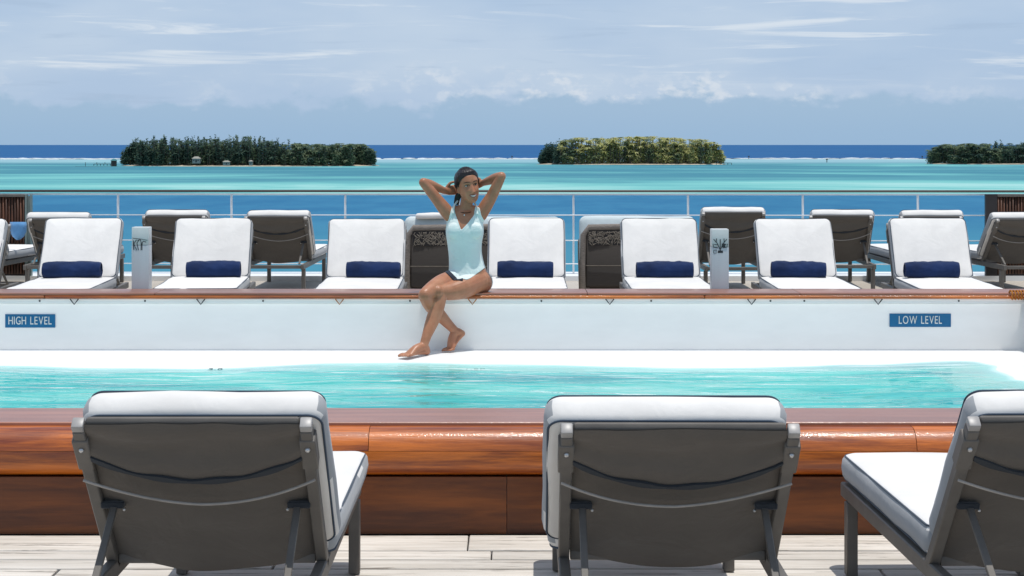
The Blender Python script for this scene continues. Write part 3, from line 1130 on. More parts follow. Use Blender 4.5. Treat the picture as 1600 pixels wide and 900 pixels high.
# ================================================================== WICKER SEATS
def wicker_material():
    m, t, p = new_mat("brown_wicker")
    co = t.n("ShaderNodeTexCoord").outputs["Object"]
    sx = t.n("ShaderNodeSeparateXYZ", {0: co})
    wv = t.n("ShaderNodeTexWave", {"Vector": co, "Scale": 38.0, "Distortion": 1.5, "Detail": 2.0}, wave_type="BANDS", bands_direction="Z").outputs[0]
    nz = t.noise(t.n("ShaderNodeMapping", {0: co, 3: (1, 1, 8)}).outputs[0], 9, 4, 0.6)
    c = t.mix(t.math("ADD", t.math("MULTIPLY", wv, 0.4), t.math("MULTIPLY", nz, 0.5)), (0.022, 0.016, 0.012), (0.060, 0.046, 0.037))
    t.t.links.new(c, p.inputs["Base Color"])
    p.inputs["Roughness"].default_value = 0.6
    b = t.n("ShaderNodeBump", {"Strength": 0.6, "Distance": 0.004, "Height": wv})
    t.t.links.new(b.outputs[0], p.inputs["Normal"])
    return m


M["wicker"] = wicker_material()
M["wicker_light"] = simple("grey_wicker", (0.22, 0.19, 0.165), 0.7, 0.2, 0, 0.25, 30, 0.8, 90, stretch=(1, 1, 5))
M["lattice"] = simple("lattice_strand", (0.24, 0.205, 0.165), 0.6, 0.3, 0, 0.2, 20)
M["pale_cushion"] = fabric("pale_blue_cushion", (0.58, 0.65, 0.66), wrinkle=0.4)


def wicker_seat(x0, x1, y, label, seed):
    """high-backed woven seat seen from behind; the sitter looks out to sea"""
    rr = random.Random(seed)
    e = tag(empty("wicker_seat", ((x0 + x1) / 2, y, 0)), label, "wicker seat", "wicker seats facing the sea")
    hw = (x1 - x0) / 2
    zb, zt = 0.15, 0.70
    MB().box((-hw + 0.03, 0.0, zb), (hw - 0.03, 0.05, zt)).build("back_panel", "wicker", e, bevel=0.02, seg=3)
    MB().box((-hw + 0.028, -0.006, zb + 0.20), (hw - 0.028, -0.0008, zb + 0.206)).build("seam", "lattice", e)
    # rounded surround
    g = MB()
    path = [(-hw + 0.005, 0.02, 0.04), (-hw, 0.02, 0.35), (-hw + 0.01, 0.02, zt - 0.06), (-hw + 0.06, 0.02, zt + 0.012), (0, 0.02, zt + 0.022),
            (hw - 0.06, 0.02, zt + 0.012), (hw - 0.01, 0.02, zt - 0.06), (hw, 0.02, 0.35), (hw - 0.005, 0.02, 0.04)]
    g.tube(path, 0.03, 8)
    g.build("surround", "wicker_light", e, smooth=True)
    # open band of criss-cross strands
    MB().box((-hw + 0.05, -0.0035, zt - 0.155), (hw - 0.05, -0.001, zt - 0.02)).build("band_backing", "dark_panel", e)
    g = MB()
    x = -hw + 0.06
    n_st = int((2 * hw) / 0.0022)
    for k in range(n_st):
        cx = rr.uniform(-hw + 0.065, hw - 0.065)
        cz = rr.uniform(zt - 0.145, zt - 0.03)
        a = rr.choice((R(55), R(-55), R(20), R(-35), R(80))) + rr.uniform(-0.3, 0.3)
        l = rr.uniform(0.012, 0.024)
        dx, dz = math.cos(a) * l, math.sin(a) * l
        g.tube([(max(-hw + 0.05, min(hw - 0.05, cx - dx)), -0.008, max(zt - 0.155, min(zt - 0.02, cz - dz))),
                (cx, -0.0105, cz),
                (max(-hw + 0.05, min(hw - 0.05, cx + dx)), -0.008, max(zt - 0.155, min(zt - 0.02, cz + dz)))], 0.0026, 4)
    tag(g.build("lattice", "lattice", e), kind="stuff")
    # seat, arms, cushions on the sea side
    MB().box((-hw + 0.02, 0.06, 0.12), (hw - 0.02, 0.72, 0.36)).build("seat_base", "wicker", e, bevel=0.02)
    for s_ in (-1, 1):
        g = MB()
        g.tube([(s_ * (hw - 0.02), 0.05, zt - 0.10), (s_ * (hw - 0.01), 0.25, 0.60), (s_ * (hw - 0.005), 0.62, 0.55), (s_ * (hw - 0.01), 0.72, 0.40), (s_ * (hw - 0.02), 0.72, 0.04)], 0.028, 8)
        g.build("arm", "wicker_light", e, smooth=True)
        for yy_ in (0.06, 0.66):
            MB().box((s_ * (hw - 0.05) - 0.02, yy_ - 0.0, 0.0), (s_ * (hw - 0.05) + 0.02, yy_ + 0.04, 0.148 if yy_ < .1 else 0.118)).build("leg", "frame", e, bevel=0.003, seg=1)
    me, top, bot = cushion_mesh(2 * hw - 0.06, 0.62, 0.12, R_=0.05, r_=0.03, seed=seed + 21)
    o = link("seat_cushion", me, ["pale_cushion", "pale_cushion"], e)
    o.location = (0, 0.39, 0.361)
    me, top, bot = cushion_mesh(2 * hw + 0.05, 0.46, 0.11, R_=0.06, r_=0.035, seed=seed + 25)
    o = link("back_cushion", me, ["pale_cushion", "pale_cushion"], e)
    o.rotation_euler = (R(80), 0, 0)
    o.location = (0, 0.175, 0.575)
    return e


wicker_seat(-0.99, 0.44, 16.3, "dark wicker seat behind the woman, lattice band along its back", 4)
wicker_seat(0.67, 1.72, 16.4, "dark wicker seat with pale blue cushion, right of the woman", 5)
# folded white towel on the first seat
me, top, bot = cushion_mesh(0.30, 0.11, 0.05, R_=0.015, r_=0.012, seed=3)
o = link("folded_towel", me, ["cushion", "cushion"])
o.location = (-0.76, 16.40, 0.795)
tag(o, "folded white towel on the wicker seat behind the woman", "towel")

# ================================================================== RAILING
RY = 19.35
rail = tag(empty("railing", (0, RY, 0.055)), "white wire railing with dark teak handrail along the ship's edge", "railing")
rail.rotation_euler.z = R(-1.0)
RZ = 0.985 - 0.055
g = MB()
g.loft([[(x, -0.03, RZ - 0.006), (x, -0.02, RZ + 0.008), (x, 0.02, RZ + 0.008), (x, 0.03, RZ - 0.006), (x, 0.02, RZ - 0.018), (x, -0.02, RZ - 0.018)] for x in (-9, 9)])
g.build("handrail", "handrail", rail, smooth=True, auto=R(30))
MB().box((-9, -0.010, RZ - 0.050), (9, 0.010, RZ - 0.034)).build("rail_underbar", "white_metal", rail)
for k in range(-7, 8):
    x = (896 - 800) * RY / FPX + k * 178.5 * RY / FPX
    if abs(x) > 8.9:
        continue
    MB().box((x - 0.011, -0.018, 0.0), (x + 0.011, 0.018, RZ - 0.0505)).build("post", "white_metal", rail, bevel=0.004, seg=1)
for py in (336, 375.5, 412):
    z = EYE - (py - 226) * RY / FPX - 0.055
    g = MB()
    g.tube([(-9, -0.022, z), (9, -0.022, z)], 0.0065, 6)
    g.build("wire", "white_metal", rail, smooth=True)

# ---- slatted screens at both ends of the rail
def screen(x0, x1, side, label):
    y = 19.02
    e = tag(empty("slatted_screen", ((x0 + x1) / 2, y, 0.055)), label, "screen", "slatted screens by the rail")
    cx = (x0 + x1) / 2
    zt = 0.90
    MB().box((x0 - cx, 0.03, 0.0), (x1 - cx, 0.05, zt - 0.01)).build("backing", "dark_panel", e)
    n = int((x1 - x0) / 0.032)
    for k in range(n):
        x = x0 - cx + (k + 0.5) * (x1 - x0) / n
        r_ = 0.0125 + random.uniform(-0.002, 0.002)
        g = MB()
        yo = random.uniform(-0.004, 0.004)
        g.tube([(x, 0.012 + yo, 0.02), (x + random.uniform(-.003, .003), 0.012 + yo, 0.45), (x, 0.012 + yo, zt - 0.03 + random.uniform(-0.01, 0.01))], r_, 7)
        g.build("slat", "slat_brown", e, smooth=True)
    MB().box((x0 - cx, -0.006, zt - 0.03), (x1 - cx, 0.052, zt)).build("top_rail", "frame", e, bevel=0.004, seg=1)
    s_ = x1 - cx if side < 0 else x0 - cx
    if side < 0:
        MB().box((s_ + 0.001, -0.01, 0), (s_ + 0.022, 0.05, zt - 0.002)).build("end_post", "greenish", e)
        MB().box((s_ + 0.055, -0.01, 0), (s_ + 0.070, 0.05, zt - 0.002)).build("end_post", "greenish", e)
        MB().box((s_ + 0.0225, 0.01, 0.02), (s_ + 0.0545, 0.02, zt - 0.02)).build("end_panel", "greenish", e)
    else:
        MB().box((s_ - 0.125, -0.01, 0), (s_ - 0.001, 0.05, zt - 0.002)).build("end_panel", "dark_panel", e)


screen(-8.9, -5.36, -1, "dark brown slatted screen by the rail at the left edge")
screen(5.34, 8.9, 1, "dark brown slatted screen by the rail at the right edge")

# ================================================================== ISLANDS
def foliage_material(name, cols, sat=0.0):
    m, t, p = new_mat(name)
    co = t.n("ShaderNodeTexCoord").outputs["Object"]
    geo = t.n("ShaderNodeNewGeometry").outputs["Random Per Island"]
    nz = t.noise(co, 0.06, 4, 0.6)
    f = t.math("ADD", t.math("MULTIPLY", geo, 0.6), t.math("MULTIPLY", nz, 0.4))
    c = t.ramp(f, [(0.15, cols[0]), (0.45, cols[1]), (0.75, cols[2])])
    p.inputs["Roughness"].default_value = 0.75
    p.inputs["Specular IOR Level"].default_value = 0.15
    t.t.links.new(c, p.inputs["Base Color"])
    trn = t.n("ShaderNodeBsdfTranslucent", {0: c})
    ms = t.n("ShaderNodeMixShader", {0: 0.45, 1: p.outputs[0], 2: trn.outputs[0]})
    o = [n for n in t.t.nodes if n.type == "OUTPUT_MATERIAL"][0]
    t.t.links.new(ms.outputs[0], o.inputs[0])
    return m


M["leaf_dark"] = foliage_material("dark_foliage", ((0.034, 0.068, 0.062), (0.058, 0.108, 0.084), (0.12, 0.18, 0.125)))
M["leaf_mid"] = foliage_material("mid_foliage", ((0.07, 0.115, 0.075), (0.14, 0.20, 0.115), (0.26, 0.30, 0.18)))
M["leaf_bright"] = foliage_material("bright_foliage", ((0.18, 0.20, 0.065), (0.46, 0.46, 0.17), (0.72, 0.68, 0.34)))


def frond(mb_, c, az_, L, droop, wd):
    """an arching palm frond with width, as a folded strip"""
    dx, dy = math.cos(az_), math.sin(az_)
    px_, py_ = -dy, dx
    pts = []
    for k in range(4):
        s_ = k / 3
        r_ = L * s_
        z = L * (0.35 * s_ - droop * s_ * s_)
        pts.append((c[0] + dx * r_, c[1] + dy * r_, c[2] + z, wd * (0.35 + 1.0 * s_ - 1.25 * s_ ** 3)))
    vs_, fs = [], []
    for x, y, z, w_ in pts:
        w_ = max(w_, 0.06)
        vs_ += [(x + px_ * w_, y + py_ * w_, z - w_ * 0.6), (x, y, z), (x - px_ * w_, y - py_ * w_, z - w_ * 0.6)]
    for k in range(3):
        a = k * 3
        fs += [(a, a + 1, a + 4, a + 3), (a + 1, a + 2, a + 5, a + 4)]
    mb_.add(vs_, fs)


def palm_crown(mb_, c, L, rr, n=13):
    for k in range(n):
        frond(mb_, c, 2 * math.pi * (k + rr.uniform(-0.3, 0.3)) / n, L * rr.uniform(0.75, 1.1), rr.uniform(0.25, 1.0), L * 0.15)


def leafy_crown(mb_, c, rx, rz, n, rr, size):
    for k in range(n):
        while True:
            a = Vector((rr.uniform(-1, 1), rr.uniform(-1, 1), rr.uniform(-1, 1)))
            if 0.35 < a.length < 1:
                break
        p = Vector((c[0] + a.x * rx, c[1] + a.y * rx, c[2] + a.z * rz))
        n1 = Vector((rr.uniform(-1, 1), rr.uniform(-1, 1), rr.uniform(0.2, 1.6))).normalized()
        t1 = n1.cross(Vector((0, 0, 1)))
        if t1.length < 0.01:
            t1 = Vector((1, 0, 0))
        t1.normalize()
        t2 = n1.cross(t1)
        s_ = size * rr.uniform(0.6, 1.3)
        mb_.add([p - t1 * s_, p + t2 * s_ * 0.5, p + t1 * s_, p - t2 * s_ * 0.6], [(0, 1, 2, 3)])


def conifer_crown(mb_, c, h, r_, n, rr, size):
    """upright ironwood-like crown"""
    for k in range(n):
        f = rr.random() ** 0.8
        rad = r_ * (1 - 0.75 * f) * math.sqrt(rr.uniform(0.2, 1))
        a = rr.uniform(0, 6.28)
        p = Vector((c[0] + rad * math.cos(a), c[1] + rad * math.sin(a), c[2] + f * h))
        t1 = Vector((math.cos(a), math.sin(a), rr.uniform(0.2, 1.1))).normalized()
        t2 = Vector((-math.sin(a), math.cos(a), rr.uniform(-0.4, 0.4)))
        s_ = size * rr.uniform(0.6, 1.3)
        mb_.add([p - t2 * s_ * 0.4, p + t1 * s_, p + t2 * s_ * 0.4, p - t1 * s_ * 0.5], [(0, 1, 2, 3)])


def island(name, px0, px1, base_py, seed, hfun, kind_of, label, sand_extra=5):
    rr = random.Random(seed)
    d = (EYE - SEA_Z) * FPX / (base_py - 226)
    sc = d / FPX
    X0, X1 = (px0 - 800) * sc, (px1 - 800) * sc
    hw, hd = (X1 - X0) / 2, min(45, (X1 - X0) * 0.22)
    cx, cy = (X0 + X1) / 2, d + hd
    # land
    g = MB()
    n = 48
    rings = []
    for rf, z in ((1.0, -0.6), (0.97, 0.25), (0.9, 0.8), (0.6, 1.4), (0.05, 1.8)):
        ring = []
        for k in range(n):
            a = 2 * math.pi * k / n
            q = rf * (1 + 0.04 * mnoise.noise(Vector((math.cos(a) * 2, math.sin(a) * 2, seed))))
            ring.append((cx + (hw + sand_extra) * q * math.cos(a), cy + (hd + sand_extra) * q * math.sin(a), SEA_Z + z))
        rings.append(ring)
    g.loft(rings)
    tag(g.build(name, "sand", smooth=True), kind="structure")
    groups = {}
    tr = MB()
    n_t = int((X1 - X0) * hd * 0.13) + 150
    for k in range(n_t):
        fx = rr.uniform(-1, 1)
        fy = rr.choice((rr.uniform(-1, -0.7), rr.uniform(-1, -0.2), rr.uniform(-1, 1)))
        if abs(fx) > 0.85:
            fy *= 0.5
        yy_ = cy + hd * fy * math.sqrt(max(0.0, 1 - fx * fx * 0.8))
        xx_ = cx + hw * fx
        tp = (fx + 1) / 2
        edge = min(1.0, 0.66 + 4.5 * (1 - abs(fx)))
        front = 0.55 + 0.45 * min(1, (fy + 1) * 2.5)
        h = hfun(tp) * sc * edge * rr.uniform(0.66, 1.14) * (front if rr.random() < 0.65 else 1)
        k_ = kind_of(tp, rr)
        mb_ = groups.setdefault(k_[0], MB())
        base = (xx_, yy_, SEA_Z + 1.0)
        if k_[1] == "palm":
            palm_crown(mb_, (xx_, yy_, SEA_Z + h - 1.8), rr.uniform(2.8, 4.4), rr, 14)
            leafy_crown(mb_, (xx_, yy_, SEA_Z + h - 2.4), 1.3, 1.2, 10, rr, 0.7)
            if rr.random() < 0.8:
                leafy_crown(mb_, (xx_, yy_, SEA_Z + h * 0.40), 2.2, h * 0.36, 42, rr, 0.75)
            tr.tube([base, (xx_ + rr.uniform(-1, 1), yy_, SEA_Z + h - 1.5)], 0.2, 5, cap=False)
        elif k_[1] == "conifer":
            conifer_crown(mb_, (xx_, yy_, SEA_Z + 1.2), (h - 1.2) * rr.uniform(0.9, 1.12), 2.5, 95, rr, 1.0)
            tr.tube([base, (xx_, yy_, SEA_Z + h * 0.9)], 0.22, 5, cap=False)
        else:
            leafy_crown(mb_, (xx_, yy_, SEA_Z + h * 0.52), 2.7, h * 0.46, 85, rr, 0.8)
            tr.tube([base, (xx_, yy_, SEA_Z + h * 0.6)], 0.22, 5, cap=False)
    e = tag(empty("island_wood", (cx, cy, SEA_Z)), label, "wood", kind="stuff")
    for m_, mb_ in groups.items():
        mb_.v = [(v[0] - cx, v[1] - cy, v[2] - SEA_Z) for v in mb_.v]
        tag(mb_.build("crown", m_, e), kind="stuff")
    tr.v = [(v[0] - cx, v[1] - cy, v[2] - SEA_Z) for v in tr.v]
    tag(tr.build("trunk", "trunk", e), kind="stuff")
    return d, sc, cy


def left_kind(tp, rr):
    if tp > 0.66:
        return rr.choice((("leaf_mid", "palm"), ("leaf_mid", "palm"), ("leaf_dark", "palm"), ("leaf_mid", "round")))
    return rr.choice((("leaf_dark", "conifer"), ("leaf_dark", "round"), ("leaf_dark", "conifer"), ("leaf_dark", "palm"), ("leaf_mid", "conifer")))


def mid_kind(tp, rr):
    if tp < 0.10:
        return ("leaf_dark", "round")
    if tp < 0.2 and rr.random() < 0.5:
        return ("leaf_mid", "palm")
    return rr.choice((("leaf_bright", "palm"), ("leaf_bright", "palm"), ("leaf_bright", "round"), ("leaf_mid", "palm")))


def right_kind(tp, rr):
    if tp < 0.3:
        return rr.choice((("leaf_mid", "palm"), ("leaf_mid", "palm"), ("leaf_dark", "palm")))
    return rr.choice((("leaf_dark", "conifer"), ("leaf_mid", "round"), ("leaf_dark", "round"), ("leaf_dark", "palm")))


def interp(*pts):
    xs_, ys_ = zip(*pts)
    return lambda t: float(np.interp(t, xs_, ys_))


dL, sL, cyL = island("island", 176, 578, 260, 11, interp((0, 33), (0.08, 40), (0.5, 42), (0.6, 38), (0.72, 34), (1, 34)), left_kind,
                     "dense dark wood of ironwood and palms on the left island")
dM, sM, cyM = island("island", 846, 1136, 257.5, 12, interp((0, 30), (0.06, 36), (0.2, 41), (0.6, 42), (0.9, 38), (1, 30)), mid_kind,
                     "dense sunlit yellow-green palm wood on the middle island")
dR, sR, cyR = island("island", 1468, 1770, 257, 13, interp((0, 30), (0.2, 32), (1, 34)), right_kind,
                     "dark green wood on the island at the right edge")


def lone_palm(px, top_py, d, label, mat, dy=6, L=4.2):
    sc = d / FPX
    x = (px - 800) * sc
    zt = EYE - (top_py - 226) * sc
    e = tag(empty("palm_tree", (x, d + dy, SEA_Z + 0.9)), label, "palm", "tall palms on the islands")
    rr = random.Random(int(px))
    h = zt - SEA_Z - 0.9
    lean = rr.uniform(-1.2, 1.2)
    g = MB()
    g.tube([(0, 0, -0.4), (lean * 0.3, 0, h * 0.4), (lean, 0, h - 1.2)], [0.32, 0.22, 0.17], 6)
    g.build("trunk", "trunk", e, smooth=True)
    g = MB()
    palm_crown(g, (lean, 0, h - 1.2), L, rr, 16)
    g.sphere((lean, 0, h - 1.3), 0.5, 6, 5)
    g.build("crown", mat, e)


for px, py, mat, lab in (
        (253, 216, "leaf_dark", "tall palm topping the left end of the left island"),
        (298, 219, "leaf_dark", "tall palm over the white house on the left island"),
        (337, 216, "leaf_dark", "tall palm right of the white house on the left island"),
        (383, 212, "leaf_dark", "tallest palm, standing alone above the middle of the left island"),
        (406, 222, "leaf_dark", "left one of two tall palms right of the left island's middle"),
        (419, 220, "leaf_dark", "right one of two tall palms right of the left island's middle"),
        (528, 222, "leaf_mid", "tall palm topping the right end of the left island")):
    lone_palm(px, py, dL + 20, lab, mat)
for px, py, mat, lab in (
        (932, 214, "leaf_mid", "tall palm near the left end of the middle island"),
        (999, 214, "leaf_mid", "tall palm in the middle of the middle island's skyline"),
        (1064, 214, "leaf_bright", "tall palm right of centre on the middle island"),
        (1088, 219, "leaf_mid", "tall palm towards the right end of the middle island")):
    lone_palm(px, py, dM + 20, lab, mat)
for px, py, mat, lab in (
        (1484, 227, "leaf_mid", "tall palm at the left end of the right island"),
        (1519, 222, "leaf_dark", "tallest palm of the right island")):
    lone_palm(px, py, dR + 12, lab, mat)


def hut(px, py_base, d, w_, h_, dp, roof, label, wallm="hut_wall", roofm="hut_roof"):
    sc = d / FPX
    x, z = (px - 800) * sc, EYE - (py_base - 226) * sc
    e = tag(empty("house", (x, d, z)), label, "house")
    MB().box((-w_ / 2, -dp / 2, -0.8), (w_ / 2, dp / 2, h_)).build("wall", wallm, e)
    g = MB()
    o_ = 0.5
    g.add([(-w_ / 2 - o_, -dp / 2 - o_, h_), (w_ / 2 + o_, -dp / 2 - o_, h_), (w_ / 2 + o_, dp / 2 + o_, h_), (-w_ / 2 - o_, dp / 2 + o_, h_),
           (-w_ / 4, 0, h_ + roof), (w_ / 4, 0, h_ + roof)],
          [(0, 1, 5, 4), (2, 3, 4, 5), (1, 2, 5), (3, 0, 4), (3, 2, 1, 0)])
    g.build("roof", roofm, e)
    MB().box((-w_ * 0.08, -dp / 2 - 0.05, 0.0), (w_ * 0.12, -dp / 2 - 0.002, h_ * 0.7)).build("door", "engrave", e)
    MB().box((w_ * 0.22, -dp / 2 - 0.05, h_ * 0.35), (w_ * 0.38, -dp / 2 - 0.002, h_ * 0.7)).build("window", "engrave", e)
    MB().box((-w_ * 0.38, -dp / 2 - 0.05, h_ * 0.35), (-w_ * 0.22, -dp / 2 - 0.002, h_ * 0.7)).build("window", "engrave", e)


hut(307, 253.5, dL - 5, 5.2, 2.6, 4, 1.5, "small pale house among the trees on the left island")
hut(354, 257, dL - 8, 4.6, 1.8, 3, 1.0, "low white shed on the left island's shore")
hut(392, 257, dL - 8, 2.2, 2.2, 2.2, 0.9, "tiny white hut near the middle of the left island's shore")
hut(178, 258, dL - 2, 3.4, 3.2, 3, 1.4, "hut with teal roof at the left tip of the left island", "jetty", "teal_roof")


def jetty(px0, px1, py, d, label, n, height=1.0, hut_=False, extra=()):
    sc = d / FPX
    x0, x1 = (px0 - 800) * sc, (px1 - 800) * sc
    z = EYE - (py - 226) * sc
    e = tag(empty("jetty", ((x0 + x1) / 2, d, SEA_Z)), label, "jetty")
    hw = (x1 - x0) / 2
    zz = z - SEA_Z
    MB().box((-hw, -1.0, zz - 0.3), (hw, 1.0, zz)).build("walkway", "jetty", e)
    for k in range(n):
        x = -hw + 2 * hw * k / (n - 1)
        MB().tube([(x, -0.8, -1), (x, -0.8, zz - 0.301)], 0.22, 6).build("pile", "jetty", e)
    for x, h in extra:
        MB().tube([(-hw + x, 0, zz), (-hw + x, 0, zz + h)], 0.18, 6).build("pole", "jetty", e)


jetty(118, 186, 260.0, dL - 6, "long low wooden jetty off the left tip of the left island", 9, extra=((7, 3.0),))
jetty(147, 173, 255.8, dL + 40, "roofed boat shelter behind the left island's jetty", 6, extra=((2, 1.2), (8, 1.2)))
jetty(1119, 1143, 254.3, dM - 4, "short wooden jetty at the right end of the middle island", 5, extra=((0.6, 3.4), (6, 1.0)))
for px, lab in ((1170, "marker post on the reef right of the middle island"), (1441, "marker post on the reef near the right island"),
                (1292, "marker post on the reef flat between the middle and right islands"), (800, "marker post on the reef left of the middle island")):
    d = 1855 if px != 1292 else 1500
    x = (px - 800) * d / FPX
    e = tag(empty("marker_post", (x, d, SEA_Z)), lab, "marker", "marker posts on the reef")
    MB().tube([(0, 0, -0.5), (0, 0, 3.0)], 0.35, 6).build("pole", "jetty", e)
    MB().box((-0.8, -0.5, 2.4), (0.8, 0.5, 3.4)).build("topmark", "jetty", e)

# ================================================================== THE WOMAN
def skin_material():
    m, t, p = new_mat("skin")
    co = t.n("ShaderNodeTexCoord").outputs["Object"]
    nz = t.noise(co, 14, 5, 0.6)
    c = t.mix(t.step(nz, 0.3, 0.7), (0.36, 0.150, 0.078), (0.45, 0.205, 0.115))
    red = t.step(t.noise(co, 4.5, 3, 0.5), 0.45, 0.7)
    c = t.mix(t.math("MULTIPLY", red, 0.4), c, (0.46, 0.165, 0.095))
    t.t.links.new(c, p.inputs["Base Color"])
    p.inputs["Roughness"].default_value = 0.38
    p.inputs["Specular IOR Level"].default_value = 0.4
    p.inputs["Subsurface Weight"].default_value = 0.12
    p.inputs["Subsurface Radius"].default_value = (0.012, 0.005, 0.003)
    p.inputs["Subsurface Scale"].default_value = 0.5
    b = t.n("ShaderNodeBump", {"Strength": 0.12, "Distance": 0.002, "Height": t.noise(co, 90, 3, 0.6)})
    t.t.links.new(b.outputs[0], p.inputs["Normal"])
    return m


M["skin"] = skin_material()
M["suit"] = fabric("pale_aqua_swimsuit", (0.67, 0.75, 0.725), weave=1500, bump=0.15, wrinkle=0.9, rough=0.7)
M["suit_trim"] = fabric("navy_trim", (0.018, 0.022, 0.035), weave=1500, bump=0.1, wrinkle=0.1)
M["hair"] = simple("dark_hair", (0.013, 0.009, 0.009), 0.38, 0.4, 0, 0.4, 40, 0.8, 60, stretch=(1, 0.15, 1), bdist=0.004)
M["band"] = simple("hair_band", (0.10, 0.09, 0.12), 0.5, 0.4)
M["eye_white"] = simple("eye_white", (0.62, 0.60, 0.57), 0.2, 0.5)
M["iris"] = simple("iris", (0.02, 0.012, 0.008), 0.1, 0.5)
M["lash"] = simple("lash", (0.015, 0.011, 0.01), 0.6, 0.2)
M["lip"] = simple("lip", (0.26, 0.075, 0.062), 0.35, 0.5)
M["teeth"] = simple("teeth", (0.78, 0.75, 0.68), 0.25, 0.5)
M["silver"] = simple("silver", (0.6, 0.6, 0.62), 0.25, 0.5, 0.9)

BODY = MB()


def catmull(pts, k=6):
    pts = [np.array(p, float) for p in pts]
    if len(pts) == 2:
        return [pts[0] + (pts[1] - pts[0]) * i / k for i in range(k + 1)]
    e = [2 * pts[0] - pts[1]] + pts + [2 * pts[-1] - pts[-2]]
    o_ = []
    for i in range(1, len(e) - 2):
        p0, p1, p2, p3 = e[i - 1:i + 3]
        for j in range(k):
            t = j / k
            o_.append(0.5 * ((2 * p1) + (-p0 + p2) * t + (2 * p0 - 5 * p1 + 4 * p2 - p3) * t * t + (-p0 + 3 * p1 - 3 * p2 + p3) * t ** 3))
    o_.append(pts[-1])
    return o_


def limb(mb_, pts, radii, ref=(0, 1, 0), n=16, k=6, ends=True):
    """closed tapered limb; radii are r or (r across, r along ref)"""
    rad = [(r, r) if not isinstance(r, (tuple, list)) else tuple(r) for r in radii]
    cen = catmull([tuple(p) for p in pts], k)
    rr = catmull(rad, k)
    ref = Vector(ref).normalized()
    rings = []
    for i, c in enumerate(cen):
        c = Vector(c)
        t = Vector(cen[min(i + 1, len(cen) - 1)]) - Vector(cen[max(i - 1, 0)])
        t.normalize()
        v = (ref - t * ref.dot(t)).normalized()
        u = t.cross(v)
        a_, b_ = max(rr[i][0], 0.002), max(rr[i][1], 0.002)
        rings.append([c + u * a_ * math.cos(q) + v * b_ * math.sin(q) for q in (2 * math.pi * j / n for j in range(n))])
    mb_.loft(rings)
    if ends:
        for c, r in ((cen[0], rr[0]), (cen[-1], rr[-1])):
            q = min(r)
            mb_.sphere(c, float(q) * 0.98, 12, 8)


D = 12.63
# torso (px, py, depth, half width, half depth)
tor = [(727, 326, 12.68, 0.072, 0.050), (727, 334, 12.675, 0.112, 0.066), (727, 347, 12.66, 0.128, 0.086), (726, 362, 12.65, 0.136, 0.098),
       (726, 380, 12.655, 0.124, 0.090), (727, 398, 12.66, 0.119, 0.086), (729, 416, 12.665, 0.128, 0.094), (731, 432, 12.665, 0.147, 0.106),
       (733, 446, 12.67, 0.143, 0.105)]
limb(BODY, [P(a, b, c) for a, b, c, _, _ in tor], [(x, y) for *_, x, y in tor], ref=(0, 1, 0), n=28)
for px in (711, 742):
    BODY.sphere(P(px, 361, 12.592), (0.056, 0.042, 0.062), 16, 10)
# shoulders, neck
limb(BODY, [P(704, 333, 12.67), P(727, 329, 12.68), P(748, 331, 12.67)], [0.042, 0.046, 0.042])
limb(BODY, [P(726, 337, 12.675), P(729, 318, 12.665), P(731, 303, 12.665)], [0.054, 0.046, 0.048])
# buttocks
BODY.sphere(P(751, 441, 12.69), (0.088, 0.095, 0.088), 16, 10)
BODY.sphere(P(718, 440, 12.70), (0.088, 0.095, 0.085), 16, 10)

# arms
ARMS = []
for sh, el_, wr, ctl in (
        (P(703, 337, 12.66), P(661.5, 285, 12.585), P(696, 298.5, 12.73), P(684, 313, 12.63)),
        (P(750, 337, 12.66), P(783.5, 275.5, 12.60), P(754, 286, 12.76), P(768, 307, 12.64))):
    limb(BODY, [sh, sh.lerp(ctl, 0.5), ctl, ctl.lerp(el_, 0.55), el_], [0.050, 0.049, 0.043, 0.038, 0.033])
    mid = el_.lerp(wr, 0.35)
    limb(BODY, [el_, mid, wr], [(0.034, 0.034), (0.038, 0.036), (0.024, 0.021)])


def hand(mb_, wrist, fdir, palm_n, side, k=1.0, curls=(18, 30, 25)):
    f = Vector(fdir).normalized()
    n = Vector(palm_n)
    n = (n - f * n.dot(f)).normalized()
    s_ = f.cross(n) * side
    wrist = Vector(wrist)
    limb(mb_, [wrist - f * 0.01, wrist + f * 0.035 * k, wrist + f * 0.085 * k], [(0.022 * k, 0.017 * k), (0.036 * k, 0.016 * k), (0.038 * k, 0.013 * k)], ref=n, n=14, ends=True)
    lens = (0.88, 1.0, 0.94, 0.76)
    for i, l in enumerate(lens):
        p = wrist + f * 0.082 * k + s_ * (0.028 - 0.0187 * i) * k
        d_ = (f + s_ * (0.10 - 0.07 * i)).normalized()
        pts = [p]
        for seg, c in zip((0.042, 0.026, 0.021), curls):
            d_ = (Matrix.Rotation(R(c), 3, f.cross(n)) @ d_).normalized()
            if d_.dot(n) < pts[0].dot(n) * 0 - 1:
                pass
            pts.append(pts[-1] + d_ * seg * l * k)
        limb(mb_, pts, [0.0092 * k, 0.0086 * k, 0.0078 * k, 0.0066 * k], ref=s_, n=10, k=3)
    p = wrist + f * 0.018 * k + s_ * 0.028 * k
    d1 = (f * 0.65 + s_ * 0.65 + n * 0.4).normalized()
    d2 = (f * 0.9 + s_ * 0.15 + n * 0.45).normalized()
    limb(mb_, [p, p + d1 * 0.038 * k, p + d1 * 0.038 * k + d2 * 0.030 * k, p + d1 * 0.038 * k + d2 * 0.052 * k], [0.0125 * k, 0.0108 * k, 0.0092 * k, 0.007 * k], ref=n, n=10, k=3)


hand(BODY, P(696, 298.5, 12.73), (0.75, 0.42, 0.10), (0.35, -0.75, 0.1), -1)
hand(BODY, P(754, 286, 12.76), (-0.85, 0.30, -0.15), (-0.2, -0.8, 0.0), 1)

